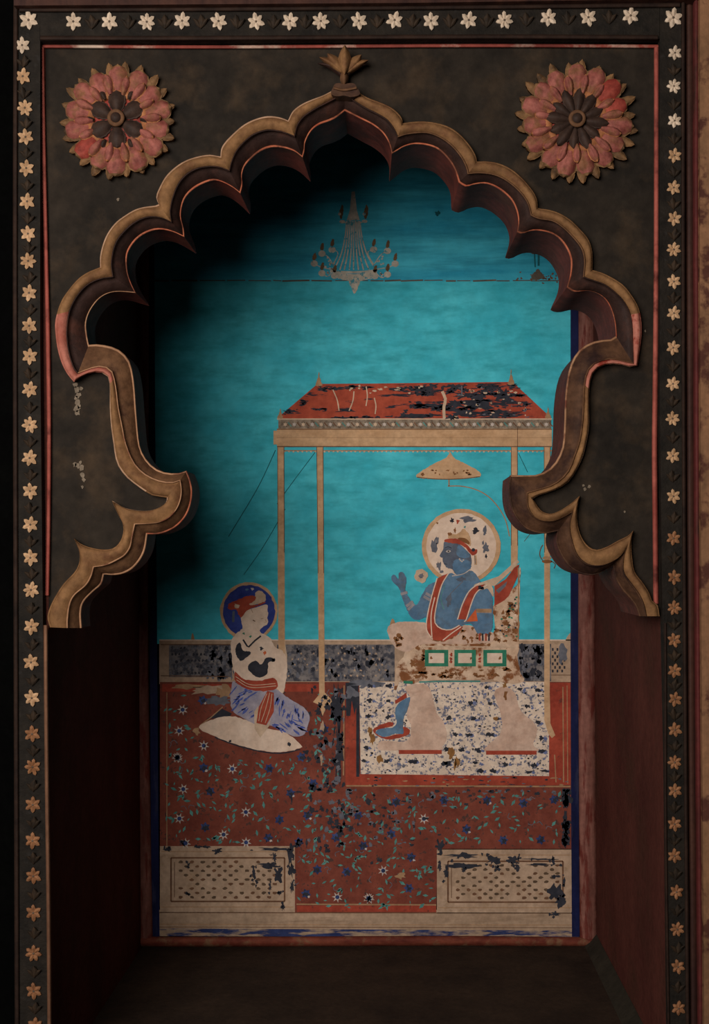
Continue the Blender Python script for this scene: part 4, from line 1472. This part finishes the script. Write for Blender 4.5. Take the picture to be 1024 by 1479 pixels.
P.build('throne_ornament', thr)
zu = zc(500, 900, 2.926)
for pts, bar in ((zw((560, 130), (740, 120), (800, 250), (830, 370), (900, 470), (930, 600), (885, 700), (880, 725), (480, 730), (300, 720), (330, 640), (560, 640), (600, 500), (560, 420), (590, 250), (560, 190)), (576, 638, 1086)),
                 (zw2((380, 160), (440, 110), (500, 130), (540, 180), (575, 290), (680, 390), (690, 470), (665, 540), (690, 590), (310, 592), (420, 460), (430, 330)), (702, 775, 1087))):
    Q = Paint()
    Q.poly(cr(pts, 90, True), 'throne_foot', 2.9)
    Q.rect(bar[0], bar[2] - 2.8, bar[1], bar[2] + 3, 'red', 3.3)
    if bar[0] > 650:
        Q.flake(730, 1003, 3, 8, 'brown', 3.2, 3)
        Q.flake(729, 990, 3, 4, 'dirt_brown', 3.2, 4)
    Q.build('throne_foot', thr)

# --- seated blue figure
P = Paint()
fig_body = zf((345, 650), (385, 640), (400, 650), (440, 640), (480, 628), (510, 655), (530, 690), (560, 715), (582, 745), (586, 850), (580, 925), (550, 942), (512, 938), (490, 905),
              (470, 890), (430, 900), (370, 928), (320, 915), (296, 880), (280, 850), (215, 872), (178, 850), (140, 765), (125, 718), (92, 682), (84, 656), (106, 652), (120, 672), (124, 640), (140, 636),
              (156, 655), (160, 690), (155, 722), (178, 770), (208, 798), (238, 745), (268, 700), (300, 685), (320, 665))
P.poly(cr(fig_body, 200, True), 'skin_blue', 4.0)
P.line(zf((350, 700), (330, 760), (345, 820)), 1.0, 'leaf_teal', 4.3, 8)
P.line(zf((375, 745), (400, 720), (440, 680)), 1.0, 'char_grey', 4.3, 8)
P.flake(*zf((370, 770))[0], 4, 10, 'skin_grey', 4.2, 4)
P.flake(*zf((430, 670))[0], 8, 4, 'skin_grey', 4.2, 4)
sea = P.build('seated_person', mural, 'blue-skinned person seated sideways with one hand raised')
P = Paint()
P.disc(666, 789.5, 56.8, 54.5, 'tan', 3.5, 64)
P.disc(666, 789.5, 50.5, 48.8, 'cream', 3.7, 64)
zh = zc(620, 720, 7.314)
for a, b, w, h, m in [(240, 232, 22, 30, 'char'), (300, 240, 20, 25, 'red'), (410, 225, 85, 36, 'char_grey'), (490, 340, 34, 36, 'char'), (590, 345, 24, 50, 'char_grey'), (595, 520, 34, 60, 'char_grey'),
                      (600, 610, 12, 24, 'char'), (55, 500, 34, 80, 'char_grey'), (100, 710, 24, 50, 'char_grey'), (130, 775, 20, 20, 'char_grey'), (85, 440, 20, 40, 'char_grey'), (570, 470, 16, 24, 'char_grey'),
                      (85, 260, 12, 12, 'brown'), (270, 340, 12, 30, 'brown'), (375, 300, 16, 16, 'leaf_teal')]:
    P.flake(*zh((a, b))[0], w / 7.314, h / 7.314, m, 3.9, a, 16, .5)
P.build('halo', sea)
P = Paint()
P.poly(cr(zh((165, 455), (240, 470), (330, 490), (400, 560), (440, 600), (445, 700), (400, 765), (330, 800), (300, 812), (262, 780), (240, 745), (190, 735), (160, 700), (140, 660), (138, 630), (110, 610), (125, 575),
             (150, 530), (150, 480)), 80, True), 'skin_grey', 4.3)
P.poly(cr(zh((250, 690), (290, 640), (400, 650), (440, 690), (430, 750), (330, 800), (290, 800), (255, 750)), 40, True), 'skin_blue', 4.5)
P.poly(cr(zh((300, 500), (350, 510), (420, 580), (420, 620), (350, 630), (290, 590)), 30, True), 'skin_blue', 4.5)
P.blob(zh((175, 560), (200, 545), (228, 555), (205, 572)), 'petal_white', 4.7)
P.disc(*zh((203, 558))[0], 1.4, 1.2, 'char', 4.9, 10)
P.line(zh((165, 520), (200, 510), (235, 525)), .9, 'char', 4.7, 6)
P.line(zh((160, 690), (190, 695)), .8, 'char', 4.7)
for a, b in ((320, 640), (345, 665), (360, 650), (330, 655)):
    P.disc(*zh((a, b))[0], 1.3, 1.1, 'petal_white', 4.8, 8)
P.build('face', sea)
P = Paint()
P.poly(cr(zh((175, 430), (300, 425), (400, 490), (450, 545), (500, 535), (505, 570), (470, 600), (435, 590), (380, 520), (300, 480), (170, 460)), 50, True), 'red', 5.0)
P.poly(cr(zh((200, 420), (215, 380), (300, 370), (360, 320), (400, 350), (430, 410), (440, 500), (400, 480), (300, 425)), 40, True), 'tan', 4.8)
P.blob(zh((300, 420), (380, 420), (430, 470), (400, 480)), 'brown', 5.1)
P.flake(*zh((220, 375))[0], 3.4, 2.6, 'brown', 5.1, 3)
P.disc(*zh((465, 543))[0], 2.6, 2.6, 'char', 5.2, 12)
P.line(zh((485, 600), (490, 700)), 3.6, 'tan', 4.9)
P.line(zh((480, 600), (486, 690)), 1.0, 'char_grey', 5.1)
P.build('crown', sea)
P = Paint()
P.poly(zf((315, 665), (365, 642), (332, 700), (308, 800), (298, 880), (330, 915), (380, 922), (425, 900), (440, 905), (410, 945), (350, 976), (290, 970), (260, 920), (264, 850), (290, 745)), 'red', 4.6)
P.poly(zf((470, 735), (500, 705), (550, 695), (495, 745), (455, 870), (415, 868), (440, 795)), 'red', 4.6)
for q in (zf((368, 642), (334, 700), (308, 800), (300, 880), (330, 914), (378, 920), (422, 898)), zf((312, 665), (288, 745), (264, 850), (260, 920), (290, 968)), zf((300, 760), (282, 850), (286, 960)),
          zf((560, 698), (500, 745), (455, 870), (445, 880)), zf((520, 690), (470, 730), (436, 795), (412, 870)), zf((430, 905), (380, 940), (340, 972))):
    P.line(q, 1.5, 'cream', 5.0, 18)
P.poly(zf((455, 880), (502, 818), (512, 878)), 'orange', 4.9)
P.flake(*zf((525, 714))[0], 4.5, 3.5, 'char', 5.0, 2)
P.blob(zf((495, 700), (540, 685), (580, 700), (590, 760), (560, 720), (510, 725)), 'tan_pale', 4.5)
P.build('scarf', sea)
P = Paint()
P.poly(cr(zf((65, 925), (85, 893), (150, 880), (262, 888), (262, 930), (290, 972), (350, 980), (412, 948), (440, 900), (492, 905), (515, 938), (580, 930), (592, 962), (560, 985), (420, 990), (250, 990),
             (200, 1010), (160, 1030), (110, 1010), (80, 970)), 110, True), 'throne_foot', 3.9)
rg = random.Random(8)
for k in range(16):
    P.flake(*zf((rg.uniform(430, 580), rg.uniform(905, 985)))[0], rg.uniform(1.5, 4), rg.uniform(1.5, 3), 'brown', 4.1, k)
for k in range(9):
    P.flake(*zf((rg.uniform(105, 150), rg.uniform(940, 1010)))[0], rg.uniform(2, 4), rg.uniform(2, 4), 'brown', 4.1, k)
for k in range(4):
    P.line(zf((520 + k * 16, 938), (522 + k * 15, 975)), 2.4, 'red' if k % 2 == 0 else 'char', 4.3)
P.build('garment', sea)
P = Paint()
P.flake(*zf((230, 655))[0], 10, 10, 'tan_pale', 3.6, 4, 14, .2)
P.flake(*zf((232, 655))[0], 4, 4, 'char_grey', 3.8, 5)
P.build('held_flower', sea)
P = Paint()
for q in (zf((132, 745), (165, 735)), zf((160, 805), (192, 780)), zf((168, 822), (198, 792)), zf((505, 830), (580, 832)), zf((245, 755), (280, 775)), zf((255, 740), (290, 758))):
    P.line(q, 4.0, 'bangle', 4.6)
P.line(zf((505, 826), (580, 826)), 5.5, 'tan_line', 4.8)
P.line(zf((385, 655), (440, 645), (478, 620)), 1.2, 'petal_white', 4.9, 8)
P.build('jewellery', sea)
P = Paint()
P.blob(zw((455, 340), (500, 280), (590, 235), (570, 340), (530, 430), (525, 500), (530, 570), (460, 575), (390, 595), (340, 605), (270, 560), (330, 525), (420, 520), (465, 480), (455, 410)), 'skin_blue', 4.0, 70)
P.poly(zw((450, 270), (555, 195), (560, 240), (455, 300)), 'red', 4.3)
P.build('leg', sea)
P = Paint()
P.poly(cr(zw((245, 540), (320, 490), (425, 465), (430, 500), (340, 525), (270, 550), (345, 605), (460, 580), (530, 565), (520, 510), (585, 535), (575, 580), (500, 610), (390, 628), (300, 600)), 60, True), 'red', 3.8)
P.build('slipper', sea)

# --- kneeling figure
P = Paint()
P.blob(zd((245, 842), (330, 797), (420, 785), (500, 805), (600, 848), (700, 868), (780, 930), (785, 950), (700, 972), (600, 970), (450, 935), (330, 890)), 'cream', 3.0, 80)
P.line(zd((250, 835), (310, 790), (372, 735)), 1.6, 'tan_line', 2.9)
P.poly(zd((285, 800), (370, 745), (420, 770), (410, 785), (330, 795)), 'char', 2.8)
P.flake(*zd((235, 865))[0], 5, 5, 'tan_line', 2.9, 2)
P.flake(*zd((412, 915))[0], 2.2, 2, 'char', 3.3, 2)
P.flake(*zd((722, 932))[0], 2.2, 3, 'char', 3.3, 3)
P.line(zd((330, 895), (450, 940), (600, 975), (700, 978), (780, 958)), 1.8, 'char', 2.8, 16)
P.build('cushion', mural)
P = Paint()
zk = zc(310, 830, 8.533)
P.poly(cr(zd((415, 395), (440, 350), (475, 320), (470, 285), (468, 250), (500, 225), (560, 205), (606, 195), (608, 215), (612, 250), (606, 262), (612, 290), (600, 302), (572, 322), (570, 340),
             (620, 368), (650, 420), (690, 440), (712, 500), (708, 580), (690, 660), (660, 640), (640, 600), (540, 605), (440, 565), (420, 470)), 140, True), 'cream', 4.0)
P.line(zk((470, 560), (500, 575)), 1.4, 'line_brown', 4.3)
P.line(zk((570, 545), (600, 540)), .7, 'tan_line', 4.3)
P.line(zk((450, 420), (470, 470)), .7, 'tan_line', 4.3)
P.line(zk((620, 550), (640, 580), (615, 590)), .6, 'tan_line', 4.3)
kn = P.build('kneeling_person', mural, 'pale person kneeling on a cream cushion, turned to the throne')
P = Paint()
P.disc(359.3, 883.2, 41.5, 42.3, 'tan', 3.2, 56)
P.disc(359.6, 883.0, 37.6, 38.2, 'halo_blue', 3.5, 56)
P.flake(*zk((465, 175))[0], 2.6, 2.2, 'petal_white', 3.7, 2)
P.flake(*zk((395, 185))[0], 2.6, 1.5, 'skin_blue', 3.7, 2)
P.line(zk((235, 450), (228, 585)), 3.6, 'skin_grey', 3.7)
P.build('halo', kn)
P = Paint()
P.poly(cr(zk((160, 405), (190, 350), (300, 305), (400, 265), (480, 260), (510, 285), (480, 330), (420, 370), (500, 375), (610, 335), (620, 350), (540, 385), (440, 420), (370, 470), (330, 530), (290, 490), (265, 430), (190, 435)), 80, True), 'red', 4.6)
P.poly(cr(zk((500, 230), (540, 195), (600, 220), (630, 270), (620, 330), (520, 365), (430, 375), (430, 345), (500, 300)), 40, True), 'tan_pale', 4.4)
P.flake(*zk((270, 380))[0], 4, 3.4, 'tan_pale', 4.9, 3)
P.build('turban', kn)
P = Paint()
for q in (zk((255, 920), (285, 850), (310, 835), (325, 870), (350, 935), (440, 950), (430, 990), (380, 1030), (320, 1065), (270, 1000)),
          zd((505, 520), (540, 490), (560, 500), (575, 512), (605, 475), (645, 482), (640, 495), (615, 500), (605, 560), (560, 580), (520, 555)),):
    P.poly(cr(q, 40, True), 'char', 4.4)
P.line(zk((350, 800), (400, 880), (420, 890), (500, 810), (570, 755)), 2.4, 'char', 4.5)
P.flake(*zk((580, 910))[0], 2.8, 2.8, 'char', 4.4, 3)
P.flake(*zk((725, 1050))[0], 2.4, 3, 'char', 4.4, 3)
P.flake(*zk((615, 965))[0], 2, 3, 'orange', 4.4, 3)
for q in ((360, 725), (440, 765)):
    P.flake(*zk(q)[0], 1.8, 1.8, 'green', 4.4, 3)
P.build('flaked_patches', kn)
P = Paint()
P.poly(cr(zd((425, 600), (450, 612), (550, 640), (650, 640), (720, 690), (800, 738), (830, 785), (822, 830), (800, 880), (745, 890), (640, 838), (560, 832), (500, 805), (430, 760), (412, 700)), 90, True), 'robe_blue', 3.7)
rg = random.Random(6)
for k in range(58):
    t = rg.random()
    cx, cy = (rg.uniform(425, 545), rg.uniform(640, 790)) if t < .35 else (rg.uniform(650, 800), rg.uniform(690, 870))
    if cx > 640 and cy < 660 + (cx - 650) * .6: cy = 690 + (cx - 650) * .6
    if cx < 545 and cy > 750 + (cx - 430) * .4: cy -= 50
    a = (0.5 if t >= .35 else -.5) + rg.uniform(-.4, .4) + (1.2 if cy < 800 and t >= .35 else 0)
    c = zd((cx, cy))[0]
    P.flake(c[0], c[1], rg.uniform(3, 9), rg.uniform(.7, 1.9), 'robe_deep', 4.0, k, 12, .4, a)
P.build('robe', kn)
P = Paint()
P.poly(cr(zd((438, 548), (480, 585), (560, 598), (640, 582), (662, 630), (600, 652), (500, 640), (440, 602)), 40, True), 'red', 4.4)
P.poly(zd((608, 650), (642, 660), (642, 760), (602, 832), (550, 820), (562, 735)), 'red', 4.3)
P.poly(zd((538, 760), (560, 730), (555, 818), (605, 832), (625, 800), (618, 835), (570, 897), (540, 850)), 'tan_pale', 4.2)
for q in (zd((440, 575), (520, 618), (650, 612)), zd((445, 592), (520, 632), (655, 624)), zd((620, 660), (600, 740), (575, 815)), zd((632, 665), (622, 740), (596, 820)), zd((605, 665), (575, 740), (562, 810))):
    P.line(q, .9, 'tan_pale', 4.7, 12)
P.build('sash', kn)

# ------------------------------------------------------------------ light
def area(name, loc, target, sx, sy, power, col):
    ld = bpy.data.lights.new(name, 'AREA')
    ld.shape = 'RECTANGLE'
    ld.size, ld.size_y = sx, sy
    ld.energy = power
    ld.color = col
    o = bpy.data.objects.new(name, ld)
    COL.objects.link(o)
    o.location = loc
    o.rotation_euler = (Vector(target) - Vector(loc)).to_track_quat('-Z', 'Y').to_euler()
    return o


area('doorway_daylight', (-1.28, -3.1, 0.72), (0.05, 0.4, 0.25), 1.9, 1.6, 119, (1.0, 0.93, 0.87))

wd = bpy.data.worlds.new('world')
scene.world = wd
wd.use_nodes = True
wd.node_tree.nodes['Background'].inputs[0].default_value = (0.9, 0.85, 0.8, 1)
wd.node_tree.nodes['Background'].inputs[1].default_value = 0.010

vs_ = scene.view_settings
vs_.view_transform = 'Standard'
vs_.look = 'None'
vs_.exposure = 0.0
vs_.gamma = 1.0
vs_.use_curve_mapping = False
